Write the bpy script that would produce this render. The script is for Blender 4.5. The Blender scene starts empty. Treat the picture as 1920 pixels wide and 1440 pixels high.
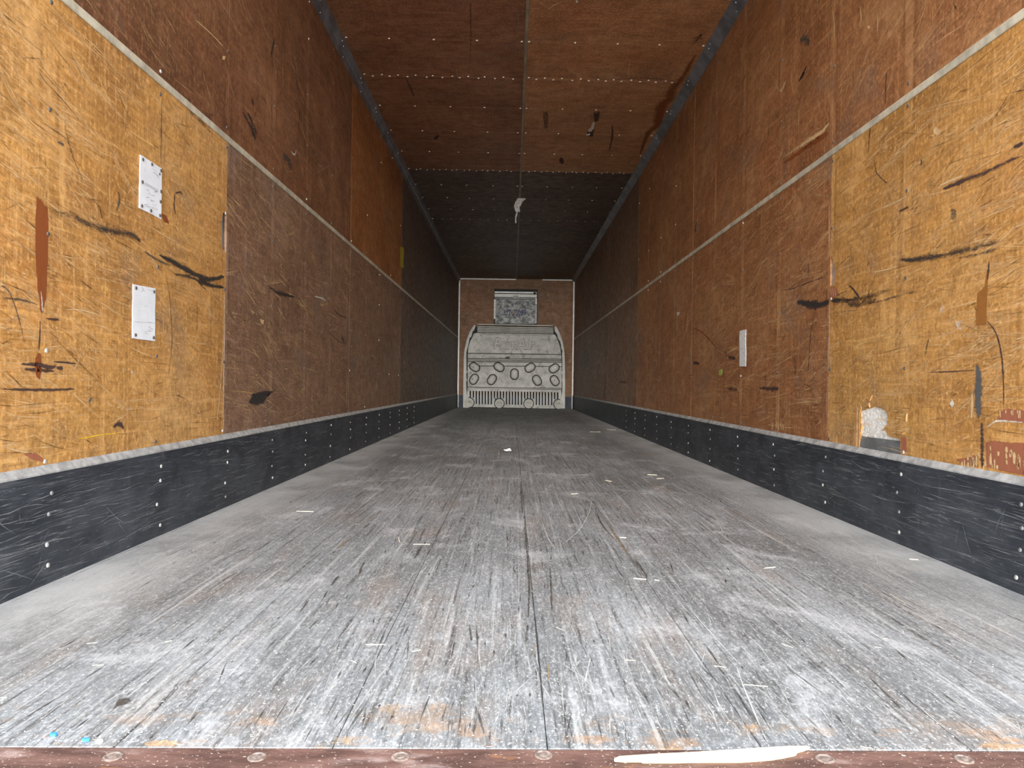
import bpy, bmesh, math, random
from mathutils import Vector, Matrix
random.seed(7)
S = bpy.context.scene
C = S.collection

# ------------------------------------------------------------------ camera, light, exposure
F_PX = 1389.0                    # focal length for a 1920 px wide frame
ROLL = math.radians(0.8)
CAM = Vector((0, 0, 0.52))
cd = bpy.data.cameras.new('camera'); cam = bpy.data.objects.new('camera', cd); C.objects.link(cam)
cd.sensor_width = 36; cd.lens = 36 * F_PX / 1920; cd.clip_end = 200; cd.clip_start = .05
cr, sr = math.cos(ROLL), math.sin(ROLL)
cam.matrix_world = Matrix(((cr, -sr, 0, CAM.x), (0, 0, -1, CAM.y), (sr, cr, 0, CAM.z), (0, 0, 0, 1)))
S.camera = cam
W = bpy.data.worlds.new('overcast'); S.world = W; W.use_nodes = True
bg = W.node_tree.nodes['Background']; bg.inputs[0].default_value = (.86, .92, 1.0, 1); bg.inputs[1].default_value = 3.7
sd = bpy.data.lights.new('hazy_sun', 'SUN'); sd.energy = 8.5; sd.angle = math.radians(31); sd.color = (1, .96, .9)
sun = bpy.data.objects.new('hazy_sun', sd); C.objects.link(sun)
SUN_EL = math.radians(6.0)
sun.rotation_euler = Vector((0.0, math.cos(SUN_EL), -math.sin(SUN_EL))).to_track_quat('-Z', 'Y').to_euler()
S.view_settings.view_transform = 'Standard'; S.view_settings.look = 'None'
S.view_settings.exposure = 0.42; S.view_settings.gamma = 1.0; S.view_settings.use_curve_mapping = False

# ------------------------------------------------------------------ the trailer box (metres)
XL, XR, ZC, YF = -1.177, 1.322, 2.79, 16.0       # inner faces: left, right, ceiling, front
SKEW = .021                                      # shear of the cross lines, fitted to line slopes in the image
def rear(x): return 1.057 + SKEW * x             # rear edge of the floorboards

def ray(px, py):
    u, v = px - 960, py - 720
    uu, vv = u * cr + v * sr, -u * sr + v * cr
    return Vector((uu / F_PX, 1, -vv / F_PX))
def pixel_on_plane(px, py, axis, value):                 # where the sight line of an image pixel meets a plane of the box
    d = ray(px, py); t = (value - CAM[axis]) / d[axis]
    return CAM + d * t
def onL(px, py): return pixel_on_plane(px, py, 0, XL)
def onR(px, py): return pixel_on_plane(px, py, 0, XR)
def onF(px, py): return pixel_on_plane(px, py, 2, 0)
def onC(px, py): return pixel_on_plane(px, py, 2, ZC)
def onB(px, py, y=YF): return pixel_on_plane(px, py, 1, y)
SIDE = {'L': (onL, Vector((1, 0, 0))), 'R': (onR, Vector((-1, 0, 0))), 'F': (onF, Vector((0, 0, 1))),
        'C': (onC, Vector((0, 0, -1))), 'B': (onB, Vector((0, -1, 0)))}

# ------------------------------------------------------------------ node helpers
def srgb(r, g, b):
    f = lambda c: (c / 255 / 12.92) if c / 255 <= .04045 else ((c / 255 + .055) / 1.055) ** 2.4
    return (f(r), f(g), f(b), 1)
class NT:
    def __init__(s, name, rough=.6, spec=.3, metal=0):
        s.m = bpy.data.materials.new(name); s.m.use_nodes = True
        s.t = s.m.node_tree; s.b = s.t.nodes['Principled BSDF']
        s.b.inputs['Roughness'].default_value = rough; s.b.inputs['Metallic'].default_value = metal
        s.b.inputs['Specular IOR Level'].default_value = spec
        s.co = None
    def n(s, t, **k):
        o = s.t.nodes.new(t)
        for a, b in k.items(): setattr(o, a, b)
        return o
    def put(s, sock, v):
        if hasattr(v, 'is_linked') or isinstance(v, bpy.types.NodeSocket): s.t.links.new(v, sock)
        else: sock.default_value = v
    def xyz(s):
        if s.co is None:
            tc = s.n('ShaderNodeTexCoord'); sp = s.n('ShaderNodeSeparateXYZ'); s.t.links.new(tc.outputs['Object'], sp.inputs[0]); s.co = sp.outputs
        return s.co
    def math(s, op, a, b=0.0, c=0.0, clamp=False):
        o = s.n('ShaderNodeMath', operation=op, use_clamp=clamp)
        for i, v in enumerate((a, b, c)): s.put(o.inputs[i], v)
        return o.outputs[0]
    def vec(s, a, b, c=0.0):
        o = s.n('ShaderNodeCombineXYZ')
        for i, v in enumerate((a, b, c)): s.put(o.inputs[i], v)
        return o.outputs[0]
    def noise(s, a, b, sa, sb, seed=0.0, detail=4, rough=.55, dist=0):
        v = s.vec(s.math('MULTIPLY', a, sa), s.math('MULTIPLY', b, sb), seed)
        o = s.n('ShaderNodeTexNoise'); o.inputs['Scale'].default_value = 1; o.inputs['Detail'].default_value = detail
        o.inputs['Roughness'].default_value = rough; o.inputs['Distortion'].default_value = dist
        s.t.links.new(v, o.inputs['Vector']); return o.outputs['Fac']
    def step(s, v, lo, hi, a=0.0, b=1.0):
        o = s.n('ShaderNodeMapRange', interpolation_type='SMOOTHSTEP')
        for i, q in enumerate((v, lo, hi, a, b)): s.put(o.inputs[i], q)
        return o.outputs[0]
    def mix(s, f, a, b, mode='MIX'):
        o = s.n('ShaderNodeMix', data_type='RGBA', blend_type=mode)
        s.put(o.inputs[0], f); s.put(o.inputs[6], a); s.put(o.inputs[7], b); return o.outputs[2]
    def bump(s, h, strength=.3, dist=.002):
        o = s.n('ShaderNodeBump'); o.inputs['Strength'].default_value = strength; o.inputs['Distance'].default_value = dist
        s.t.links.new(h, o.inputs['Height']); s.t.links.new(o.outputs[0], s.b.inputs['Normal'])
    def out(s, col, alpha=None, rough=None):
        s.put(s.b.inputs['Base Color'], col)
        if alpha is not None: s.put(s.b.inputs['Alpha'], alpha)
        if rough is not None: s.put(s.b.inputs['Roughness'], rough)
        return s.m
def lin(c, k=1.0): return (c[0] * k, c[1] * k, c[2] * k, 1)

def wood(name, dark, mid, light, plane, seed, rib0=None, ribsp=.59, stain=.5, wash=.5, grey=(.16, .13, .11, 1), ribk=.45):
    """worn varnished plywood. plane: which two axes run along and across the face grain"""
    m = NT(name, .5, .28); x = m.xyz()
    a, b = {'wall': (x['Y'], x['Z']), 'ceiling': (x['X'], x['Y']), 'front': (x['X'], x['Z'])}[plane]
    n1 = m.noise(a, b, 1.3, 1.7, seed, 5, .6)
    col = m.mix(m.step(n1, .3, .52), dark, mid); col = m.mix(m.step(n1, .5, .72), col, light)
    hue = m.noise(a, b, .9, 1.5, seed + 81, 4, .6)
    col = m.mix(m.step(hue, .50, .70, 0, .30), col, (mid[0] * .82, mid[1] * 1.02, mid[2] * 1.0, 1))
    col = m.mix(m.step(hue, .46, .30, 0, .45), col, (mid[0] * 1.02, mid[1] * .82, mid[2] * .8, 1))
    mot = m.noise(a, b, 9, 13, seed + 3, 7, .68)
    col = m.mix(m.step(mot, .3, .7, .55, 0), col, lin(dark, .62))
    g = m.noise(a, b, 6, 150, seed + 5, 3, .6)
    col = m.mix(m.step(g, .50, .68, 0, .36), col, lin(dark, .5))
    g2 = m.noise(a, b, 3, 60, seed + 9, 3, .6, .4)
    col = m.mix(m.step(g2, .54, .74, 0, .45), col, lin(light, 1.25))
    v = m.noise(a, b, 34, 1.6, seed + 11, 5, .62)
    col = m.mix(m.step(v, .52, .72, 0, wash * .75), col, lin(light, 1.12))
    v2 = m.noise(a, b, 14, .9, seed + 15, 4, .6)
    col = m.mix(m.step(v2, .54, .72, 0, .4), col, lin(dark, .6))
    st = m.noise(a, b, 1.9, 2.3, seed + 21, 6, .72, .5)
    col = m.mix(m.step(st, .52, .70, 0, stain), col, grey)
    hf = m.noise(a, b, 75, 48, seed + 51, 6, .78)
    col = m.mix(m.step(hf, .50, .64, 0, .55), col, lin(dark, .55))
    col = m.mix(m.step(hf, .48, .36, 0, .5), col, lin(light, 1.35))
    fv = m.noise(a, b, 150, 5, seed + 61, 5, .7)
    col = m.mix(m.step(fv, .53, .70, 0, .32 * min(1, wash * 1.6)), col, lin(light, 1.35))
    ms = m.noise(a, b, 4.5, 3.2, seed + 71, 6, .75, .8)
    col = m.mix(m.step(ms, .55, .70, 0, .5), col, lin(dark, .62))
    col = m.mix(m.step(ms, .44, .32, 0, .4), col, lin(light, 1.18))
    chip = m.noise(a, b, 46, 34, seed + 31, 4, .7)
    col = m.mix(m.step(chip, .70, .76, 0, .7), col, lin(light, 1.9))
    if rib0 is not None:
        w = x['Y'] if plane == 'ceiling' else a
        if plane == 'ceiling': w = m.math('SUBTRACT', w, m.math('MULTIPLY', x['X'], SKEW))
        ph = m.math('ABSOLUTE', m.math('SUBTRACT', m.math('FRACT', m.math('ADD', m.math('DIVIDE', m.math('SUBTRACT', w, rib0), ribsp), 20.5)), .5))
        rn = m.noise(a, b, 5, 3.5, seed + 41, 4, .7)
        band = m.math('MULTIPLY', m.step(ph, .030, .050, 1, 0), m.step(rn, .42, .64, .05, .8))
        col = m.mix(m.math('MULTIPLY', band, ribk), col, lin(light, 1.25))
        edge = m.math('MULTIPLY', m.step(m.math('ABSOLUTE', m.math('SUBTRACT', ph, .06)), .0, .02, 1, 0), m.step(rn, .4, .7, 0, .5))
        col = m.mix(edge, col, lin(dark, .5))
    m.bump(m.math('ADD', m.math('MULTIPLY', g, .6), mot), .28, .0025)
    return m.out(col, None, m.step(mot, .3, .7, .62, .42))

def flat(name, c, rough=.6, spec=.3, metal=0, var=.25, sc=20, bump=0):
    m = NT(name, rough, spec, metal); x = m.xyz()
    tc = m.n('ShaderNodeTexNoise'); tc.inputs['Scale'].default_value = sc; tc.inputs['Detail'].default_value = 6; tc.inputs['Roughness'].default_value = .65
    q = m.n('ShaderNodeTexCoord'); m.t.links.new(q.outputs['Object'], tc.inputs['Vector'])
    col = m.mix(m.step(tc.outputs['Fac'], .3, .7), lin(c, 1 - var), lin(c, 1 + var))
    if bump: m.bump(tc.outputs['Fac'], bump, .01)
    return m.out(col)

def smear(name, c, gain=1.7, cut=.85, sc=60, ani=(1, 1, 1), rough=.6, top=.93):
    """a mark rubbed onto a surface: opaque in its core, broken at its edge"""
    m = NT(name, rough, .2)
    at = m.n('ShaderNodeAttribute', attribute_name='fade')
    tc = m.n('ShaderNodeTexCoord'); mp = m.n('ShaderNodeMapping'); mp.inputs['Scale'].default_value = ani
    no = m.n('ShaderNodeTexNoise'); no.inputs['Scale'].default_value = sc; no.inputs['Detail'].default_value = 5; no.inputs['Roughness'].default_value = .7
    m.t.links.new(tc.outputs['Object'], mp.inputs[0]); m.t.links.new(mp.outputs[0], no.inputs['Vector'])
    n2 = m.n('ShaderNodeTexNoise'); n2.inputs['Scale'].default_value = sc * 5; n2.inputs['Detail'].default_value = 3
    m.t.links.new(mp.outputs[0], n2.inputs['Vector'])
    nn = m.math('ADD', m.math('MULTIPLY', no.outputs['Fac'], 1.7), m.math('MULTIPLY', n2.outputs['Fac'], .9))
    al = m.math('SUBTRACT', m.math('ADD', m.math('MULTIPLY', at.outputs['Fac'], gain), nn), cut + .80)
    al = m.math('MULTIPLY', m.step(al, 0, .9), top)
    return m.out(m.mix(no.outputs['Fac'], lin(c, .75), lin(c, 1.25)), al)
def scratchmat(name, c):
    m = NT(name, .7, .15); at = m.n('ShaderNodeAttribute', attribute_name='fade')
    return m.out(c, at.outputs['Fac'])

# ------------------------------------------------------------------ mesh helpers
class MB:
    def __init__(s): s.v = []; s.f = []; s.a = []
    def add(s, vs, fs, fade=None):
        o = len(s.v); s.v += [tuple(p) for p in vs]; s.f += [tuple(i + o for i in q) for q in fs]
        s.a += fade if fade else [1.0] * len(vs); return s
    def box(s, x0, x1, y0, y1, z0, z1):
        vs = [(x, y, z) for x in (x0, x1) for y in (y0, y1) for z in (z0, z1)]
        return s.add(vs, [(0, 1, 3, 2), (4, 6, 7, 5), (0, 4, 5, 1), (2, 3, 7, 6), (0, 2, 6, 4), (1, 5, 7, 3)])
    def prism(s, pts, d):
        """outline pts (3-D, planar) pushed by vector d"""
        n = len(pts); d = Vector(d); nr = Vector()
        P = [Vector(p) for p in pts]
        for i in range(n): nr += P[i].cross(P[(i + 1) % n])
        if nr.dot(d) > 0: P.reverse()
        vs = P + [p + d for p in P]
        fs = [tuple(range(n)), tuple(range(2 * n - 1, n - 1, -1))]
        fs += [((i + 1) % n, i, i + n, (i + 1) % n + n) for i in range(n)]
        return s.add(vs, fs)
    def ribbon(s, pts, wid, nrm, fad, lift=.0008):
        P = [Vector(p) for p in pts]; n = len(P); vs = []; fa = []; fs = []
        for i in range(n):
            t = (P[min(i + 1, n - 1)] - P[max(i - 1, 0)]).normalized(); sd = t.cross(nrm).normalized()
            for k, q in ((-1, 0), (0, 1), (1, 0)):
                vs.append(P[i] + sd * wid[i] * .5 * k + nrm * lift); fa.append(fad[i] * q)
        for i in range(n - 1):
            for k in (0, 1):
                a = i * 3 + k; fs.append((a, a + 1, a + 4, a + 3))
        return s.add(vs, fs, fa)
    def streak(s, p, q, w, nrm, f, lift=.0005, bow=0):
        p, q = Vector(p), Vector(q); t = (q - p); sd = t.cross(nrm).normalized(); n = nrm * lift
        mid = (p + q) / 2 + sd * bow
        vs = [p + n, mid - sd * w / 2 + n, mid + sd * w / 2 + n, q + n]
        return s.add(vs, [(0, 1, 2), (1, 3, 2)], [f * .25, f, f, f * .1])
    def blot(s, pts, nrm, fade=1.0, lift=.0008):
        P = [Vector(p) for p in pts]; c = sum(P, Vector()) / len(P); n = len(P)
        inn = [c + (p - c) * .72 for p in P]
        vs = [p + nrm * lift for p in P + inn] + [c + nrm * lift]
        fs = [(i, (i + 1) % n, n + (i + 1) % n, n + i) for i in range(n)] + [(n + i, n + (i + 1) % n, 2 * n) for i in range(n)]
        return s.add(vs, fs, [0.0] * n + [fade] * (n + 1))
    def lathe(s, c, nrm, prof, seg=10):
        """prof: (radius, height) pairs along nrm from c"""
        nrm = Vector(nrm); a = nrm.orthogonal().normalized(); b = nrm.cross(a)
        vs = []; fs = []
        for r, h in prof:
            for k in range(seg):
                t = 2 * math.pi * k / seg; vs.append(Vector(c) + (a * math.cos(t) + b * math.sin(t)) * r + nrm * h)
        m = len(prof)
        for j in range(m - 1):
            for k in range(seg): fs.append((j * seg + k, j * seg + (k + 1) % seg, (j + 1) * seg + (k + 1) % seg, (j + 1) * seg + k))
        fs.append(tuple((m - 1) * seg + k for k in range(seg)))
        return s.add(vs, fs)
    def build(s, name, mat, parent=None, kind=None, label=None, smooth=False):
        me = bpy.data.meshes.new(name); me.from_pydata(s.v, [], s.f); me.materials.append(mat)
        at = me.attributes.new('fade', 'FLOAT', 'POINT'); at.data.foreach_set('value', s.a)
        if smooth: me.polygons.foreach_set('use_smooth', [True] * len(me.polygons))
        me.update(); return link(name, me, parent, kind, label)
def link(name, me, parent=None, kind=None, label=None):
    o = bpy.data.objects.new(name, me); C.objects.link(o)
    if parent: o.parent = parent
    if kind: o['kind'] = kind
    if label: o['label'] = label
    return o
def bevel(o, w=.002, seg=1):
    m = o.modifiers.new('bevel', 'BEVEL'); m.width = w; m.segments = seg; m.limit_method = 'ANGLE'; return o
def thing(name, label, cat, loc, group=None):
    o = bpy.data.objects.new(name, None); C.objects.link(o); o.location = loc; o.empty_display_size = .1
    o['label'] = label; o['category'] = cat
    if group: o['group'] = group
    return o
def tag(o, label, cat, group=None):
    o['label'] = label; o['category'] = cat
    if group: o['group'] = group
    return o
def rooted(mb, loc):
    """shift a mesh so that it is local to a root at loc"""
    l = Vector(loc); mb.v = [tuple(Vector(p) - l) for p in mb.v]; return mb
def struct(name, mb, mat, label, parent=None): return mb.build(name, mat, parent, 'structure', label)
def jag(pts, amp, n=3):
    out = []
    for i, p in enumerate(pts):
        q = pts[(i + 1) % len(pts)]
        for k in range(n):
            t = k / n; out.append((p[0] + (q[0] - p[0]) * t + random.uniform(-amp, amp), p[1] + (q[1] - p[1]) * t + random.uniform(-amp, amp)))
    return out
def smooth_line(pts, n=5):
    """Catmull-Rom through pixel points"""
    P = [pts[0]] + list(pts) + [pts[-1]]; out = []
    for i in range(1, len(P) - 2):
        for k in range(n):
            t = k / n; r = []
            for c in (0, 1):
                a, b, d, e = P[i - 1][c], P[i][c], P[i + 1][c], P[i + 2][c]
                r.append(.5 * (2 * b + (d - a) * t + (2 * a - 5 * b + 4 * d - e) * t * t + (3 * b - a - 3 * d + e) * t ** 3))
            out.append(tuple(r))
    out.append(tuple(pts[-1])); return out

# ------------------------------------------------------------------ materials
RL, RR = 3.03 - .58 * 4, 3.09 - .595 * 4
tan = dict(dark=(.34, .15, .042, 1), mid=(.56, .275, .075, 1), light=(.70, .40, .145, 1))
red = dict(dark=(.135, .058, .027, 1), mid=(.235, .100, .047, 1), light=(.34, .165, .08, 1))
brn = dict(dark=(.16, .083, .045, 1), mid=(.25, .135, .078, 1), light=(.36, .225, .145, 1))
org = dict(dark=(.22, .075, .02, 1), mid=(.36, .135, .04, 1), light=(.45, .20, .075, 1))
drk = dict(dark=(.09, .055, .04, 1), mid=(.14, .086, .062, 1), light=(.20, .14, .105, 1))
rst = dict(dark=(.22, .082, .03, 1), mid=(.35, .145, .055, 1), light=(.48, .25, .11, 1))
M = {}
M['tan_left'] = wood('plywood_tan_left', ribk=.16, plane='wall', seed=1.0, rib0=RL, ribsp=.58, wash=.7, stain=.42, **tan)
M['tan_right'] = wood('plywood_tan_right', ribk=.22, plane='wall', seed=71.0, rib0=RR, ribsp=.595, wash=.45, stain=.38, **tan)
M['red_left'] = wood('plywood_red_left', plane='wall', seed=13.0, rib0=RL, ribsp=.58, stain=.35, **red)
M['red_right'] = wood('plywood_red_right', plane='wall', seed=23.0, rib0=RR, ribsp=.595, stain=.35, **rst)
M['brown_left'] = wood('plywood_brown_left', plane='wall', seed=33.0, rib0=RL, ribsp=.58, wash=.6, stain=.5, **brn)
M['rust_right'] = wood('plywood_rust_right', plane='wall', seed=43.0, rib0=RR, ribsp=.595, wash=.6, stain=.5, **rst)
M['orange'] = wood('plywood_orange', plane='wall', seed=53.0, rib0=RL, ribsp=.58, stain=.4, **org)
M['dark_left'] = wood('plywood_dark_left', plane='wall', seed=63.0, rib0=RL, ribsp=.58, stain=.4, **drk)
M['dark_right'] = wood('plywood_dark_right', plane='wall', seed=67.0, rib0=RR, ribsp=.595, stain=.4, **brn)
cred = dict(dark=(.19, .078, .036, 1), mid=(.31, .128, .060, 1), light=(.42, .20, .10, 1))
ctan = dict(dark=(.33, .135, .055, 1), mid=(.50, .225, .095, 1), light=(.62, .34, .16, 1))
M['ceil_red'] = wood(ribk=.28, name='plywood_ceiling_red', plane='ceiling', seed=81.0, rib0=5.5, ribsp=.596, stain=.35, wash=.3, **cred)
M['ceil_tan'] = wood(ribk=.28, name='plywood_ceiling_tan', plane='ceiling', seed=91.0, rib0=5.5, ribsp=.596, stain=.35, wash=.3, **ctan)
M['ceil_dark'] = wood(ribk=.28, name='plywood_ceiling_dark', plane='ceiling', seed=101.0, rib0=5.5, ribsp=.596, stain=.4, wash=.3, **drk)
M['front'] = wood('plywood_front', plane='front', seed=111.0, stain=.3, wash=.15, dark=(.13, .058, .02, 1), mid=(.215, .098, .034, 1), light=(.28, .138, .055, 1))
M['backing'] = flat('backing_dark', (.03, .025, .02, 1), .8)
M['strip'] = flat('belt_strip', (.50, .45, .34, 1), .5, .4, 0, .28, 14)
M['alu'] = flat('pale_aluminium', (.75, .75, .73, 1), .4, .5, 0, .15, 9)
M['screw'] = flat('screw_head', (.46, .45, .42, 1), .4, .5, .2, .3, 60)
M['screw_bright'] = flat('screw_head_bright', (.82, .80, .76, 1), .35, .6, 0, .15, 60)
M['screw_dull'] = flat('screw_head_dull', (.20, .20, .20, 1), .5, .4, .2, .4, 60)
M['bolt'] = flat('worn_bolt', (.21, .16, .135, 1), .6, .3, 0, .45, 130)
M['screw_dark'] = flat('screw_head_dark', (.10, .09, .08, 1), .45, .5, .3, .3, 60)
M['cove'] = flat('cove_steel', (.17, .17, .177, 1), .45, .4, .2, .4, 7)
M['steel'] = flat('grey_steel', (.20, .21, .21, 1), .45, .5, .35, .25, 11)
M['zinc'] = flat('blue_grey_zinc', (.33, .38, .42, 1), .4, .5, .3, .2, 11)
M['batten'] = flat('ceiling_batten', (.30, .24, .165, 1), .5, .4, 0, .25, 6)
M['ground'] = flat('yard_concrete', (.42, .41, .39, 1), .9, .1, 0, .15, 2)

def scuff_mat():
    m = NT('scuff_band', .5, .35); x = m.xyz(); a, b = x['Y'], x['Z']
    col = m.mix(m.step(m.noise(a, b, 3, 5, 3, 6, .7), .35, .7), (.019, .023, .030, 1), (.058, .065, .075, 1))
    col = m.mix(m.step(m.noise(a, b, 2.2, 55, 8, 5, .7, .3), .56, .74, 0, .6), col, (.17, .175, .18, 1))
    col = m.mix(m.step(m.noise(a, b, 5, 210, 48, 4, .7, .2), .56, .70, 0, .55), col, (.24, .245, .25, 1))
    col = m.mix(m.step(m.noise(a, b, 8, 9, 17, 7, .75), .57, .75, 0, .35), col, (.16, .165, .165, 1))
    col = m.mix(m.step(m.noise(a, b, 14, 1.2, 27, 4, .6), .6, .75, 0, .4), col, (.09, .095, .10, 1))
    m.bump(m.noise(a, b, 3, 80, 9, 3), .2, .002)
    return m.out(col)
M['scuff'] = scuff_mat()
M['lip'] = flat('scuff_lip', (.36, .355, .34, 1), .8, .15, 0, .32, 24)
def sill_mat():
    m = NT('rusty_sill', .75, .2); x = m.xyz(); a, b = x['X'], x['Y']
    n = m.noise(a, b, 9, 30, 2, 7, .72)
    col = m.mix(m.step(n, .35, .65), (.075, .040, .032, 1), (.17, .092, .072, 1))
    col = m.mix(m.step(m.noise(a, b, 3, 9, 12, 6, .7), .52, .68, 0, .75), col, (.42, .33, .30, 1))
    col = m.mix(m.step(m.noise(a, b, 5, 12, 22, 4, .7), .6, .72, 0, .7), col, (.45, .20, .06, 1))
    col = m.mix(m.step(m.noise(a, b, 150, 260, 32, 3, .6), .62, .70, 0, .8), col, (.68, .58, .50, 1))
    m.bump(n, .5, .003); return m.out(col)
M['sill'] = sill_mat()

def floor_mat():
    m = NT('floor_boards', .62, .22); x = m.xyz(); a, b = x['Y'], x['X']
    n1 = m.noise(a, b, 1.1, 3.2, 2, 6, .65)
    col = m.mix(m.step(n1, .32, .7), (.145, .152, .154, 1), (.285, .302, .312, 1))
    lam = m.math('FLOOR', m.math('DIVIDE', b, .034))
    wn = m.n('ShaderNodeTexWhiteNoise', noise_dimensions='1D'); m.put(wn.inputs['W'], lam)
    col = m.mix(m.math('MULTIPLY', wn.outputs['Value'], .22), col, (.14, .13, .12, 1))
    col = m.mix(m.step(m.noise(a, b, 1.5, 5, 33, 6, .7), .50, .68, 0, .6), col, (.235, .185, .15, 1))
    g = m.noise(a, b, 2.2, 95, 5, 5, .68, .25)
    col = m.mix(m.step(g, .51, .66, 0, .85), col, (.06, .056, .053, 1))
    g2 = m.noise(a, b, 1.4, 48, 15, 5, .68, .3)
    col = m.mix(m.step(g2, .53, .70, 0, .62), col, (.50, .51, .50, 1))
    d = m.noise(a, b, 3.2, 4.5, 45, 7, .72, .6)
    col = m.mix(m.step(d, .50, .72, 0, .6), col, (.56, .56, .57, 1))
    hf = m.noise(a, b, 70, 150, 95, 7, .8)
    col = m.mix(m.step(hf, .51, .64, 0, .6), col, (.10, .095, .09, 1))
    col = m.mix(m.step(hf, .48, .37, 0, .6), col, (.60, .60, .585, 1))
    mott = m.noise(a, b, 22, 60, 55, 6, .75)
    col = m.mix(m.step(mott, .52, .68, 0, .55), col, (.52, .51, .50, 1))
    col = m.mix(m.step(mott, .46, .30, 0, .5), col, (.10, .095, .09, 1))
    sp = m.noise(a, b, 190, 260, 65, 3, .6)
    near = m.step(a, 1.0, 2.6, .70, .10)
    col = m.mix(m.math('MULTIPLY', m.step(sp, .62, .68), near), col, (.78, .77, .74, 1))
    # paler towards both edges of the floor
    e = m.math('MINIMUM', m.math('SUBTRACT', b, XL), m.math('SUBTRACT', XR, b))
    en = m.noise(a, b, 2.4, 3, 75, 5, .6)
    col = m.mix(m.math('MULTIPLY', m.step(e, .02, .42, 1, 0), m.step(en, .3, .62, .25, .8)), col, (.62, .615, .595, 1))
    # rust bled from the sill
    rn = m.noise(a, b, 9, 5, 85, 5, .7)
    col = m.mix(m.math('MULTIPLY', m.step(a, 1.05, 1.22, 1, 0), m.step(rn, .5, .66, 0, .8)), col, (.44, .24, .10, 1))
    m.bump(m.math('ADD', m.math('MULTIPLY', g, .8), m.math('ADD', mott, m.math('MULTIPLY', g2, -.5))), .45, .003)
    return m.out(col, None, m.step(d, .4, .7, .5, .75))
M['floor'] = floor_mat()

def plastic_mat():
    m = NT('chute_plastic', .5, .35); x = m.xyz(); a, b = x['X'], x['Z']
    n = m.noise(a, b, 3, 4, 4, 7, .72)
    col = m.mix(m.step(n, .3, .7), (.33, .325, .30, 1), (.57, .56, .515, 1))
    col = m.mix(m.step(m.noise(a, b, 9, 7, 14, 8, .78), .50, .64, 0, .75), col, (.17, .165, .155, 1))
    col = m.mix(m.step(m.noise(a, b, 14, 12, 24, 6, .7), .64, .72, 0, .8), col, (.85, .86, .84, 1))
    m.bump(n, .2, .004); return m.out(col)
M['plastic'] = plastic_mat()
M['plastic_smooth'] = flat('chute_boss_plastic', (.47, .465, .425, 1), .45, .4, 0, .14, 3)
M['recess_shade'] = flat('recess_shade', (.035, .033, .03, 1), .8)  # near-black colour standing in for shade in rings, seams, gaps and holes
M['letter_edge'] = flat('letter_edge_shade', (.16, .155, .14, 1), .7, .2, 0, .3, 6)  # darker tone painted as edge shade round the raised letters
M['ridge'] = flat('chute_ridge', (.36, .355, .32, 1), .55, .3, 0, .18, 5)
def galv_mat():
    m = NT('galvanised_sheet', .5, .4, .1); x = m.xyz(); a, b = x['X'], x['Z']
    n = m.noise(a, b, 10, 11, 4, 8, .78, .4)
    col = m.mix(m.step(n, .38, .64), (.055, .06, .062, 1), (.40, .41, .40, 1))
    col = m.mix(m.step(m.noise(a, b, 18, 16, 14, 6, .75), .58, .68, 0, .8), col, (.72, .71, .66, 1))
    return m.out(col)
M['galv'] = galv_mat()
M['white_sheet'] = flat('white_sheet', (.88, .87, .82, 1), .5, .3, 0, .12, 25)
M['placard'] = flat('placard_white', (.80, .82, .84, 1), .45, .35, 0, .07, 12)
M['ink'] = smear('faded_ink', (.10, .10, .11, 1), 1.5, .9, 200)
M['navy'] = smear('navy_paint', (.02, .035, .12, 1), 1.3, .75, 22)
M['rubber'] = smear('rubber_skid', (.036, .034, .033, 1), 1.45, .8, 60, (1, .3, 1.3), top=.86)
M['rubber_soft'] = smear('rubber_skid_faint', (.075, .065, .055, 1), 1.2, .95, 60, (1, .35, 1))
M['smudge'] = smear('dark_smudge', (.075, .042, .035, 1), 1.6, .9, 90, (1, .25, 1))
M['pale'] = smear('raw_wood', (.66, .44, .22, 1), 1.7, .95, 120, (1, 1, .3))
M['chalk'] = smear('chalky_wear', (.72, .66, .56, 1), 1.3, 1.0, 80)
M['torn'] = smear('torn_ply_red', (.24, .068, .02, 1), 2.6, .7, 70, (1, 1, .2))
M['amber'] = smear('torn_ply_amber', (.30, .12, .028, 1), 2.6, .7, 50)
M['redply'] = smear('stripped_ply', (.34, .12, .065, 1), 2.2, .8, 60, (1, 1, .2))
M['grey_rub'] = smear('grey_rub', (.10, .10, .10, 1), 1.8, .85, 90)
M['crayon'] = smear('yellow_crayon', (.85, .55, .03, 1), 1.4, 1.0, 150)
M['gouge'] = smear('floor_gouge', (.07, .058, .046, 1), 1.1, .85, 110, (1.4, .22, 1), top=.85)
M['ochre'] = smear('bare_wood_ochre', (.30, .21, .11, 1), 1.1, .9, 110, (1.4, .25, 1))
M['dust'] = smear('pale_dust', (.55, .54, .51, 1), 1.2, 1.0, 45, (1, .4, 1))
M['rustmark'] = smear('rust_bloom', (.62, .40, .22, 1), 1.2, .9, 45, (1, .6, 1), top=.7)
M['scr_wood'] = scratchmat('scratch_wood', (.80, .54, .26, 1))
M['scr_dark'] = scratchmat('scratch_dark', (.06, .035, .02, 1))
M['scr_grey'] = scratchmat('scratch_grey', (.42, .43, .43, 1))
M['scr_floor'] = scratchmat('scratch_floor', (.66, .65, .62, 1))
M['scr_floor_dark'] = scratchmat('gouge_line', (.05, .045, .04, 1))
M['fleck'] = flat('white_fleck', (.82, .81, .78, 1), .8, .1, 0, .1, 9)
M['foam'] = flat('white_foam', (.86, .83, .77, 1), .9, .1, 0, .16, 55, .9)
M['splinter'] = flat('raw_pine', (.86, .74, .46, 1), .7, .2, 0, .12, 30)
M['chipwood'] = flat('raw_plywood_edge', (.46, .26, .11, 1), .75, .2, 0, .3, 60)
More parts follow.
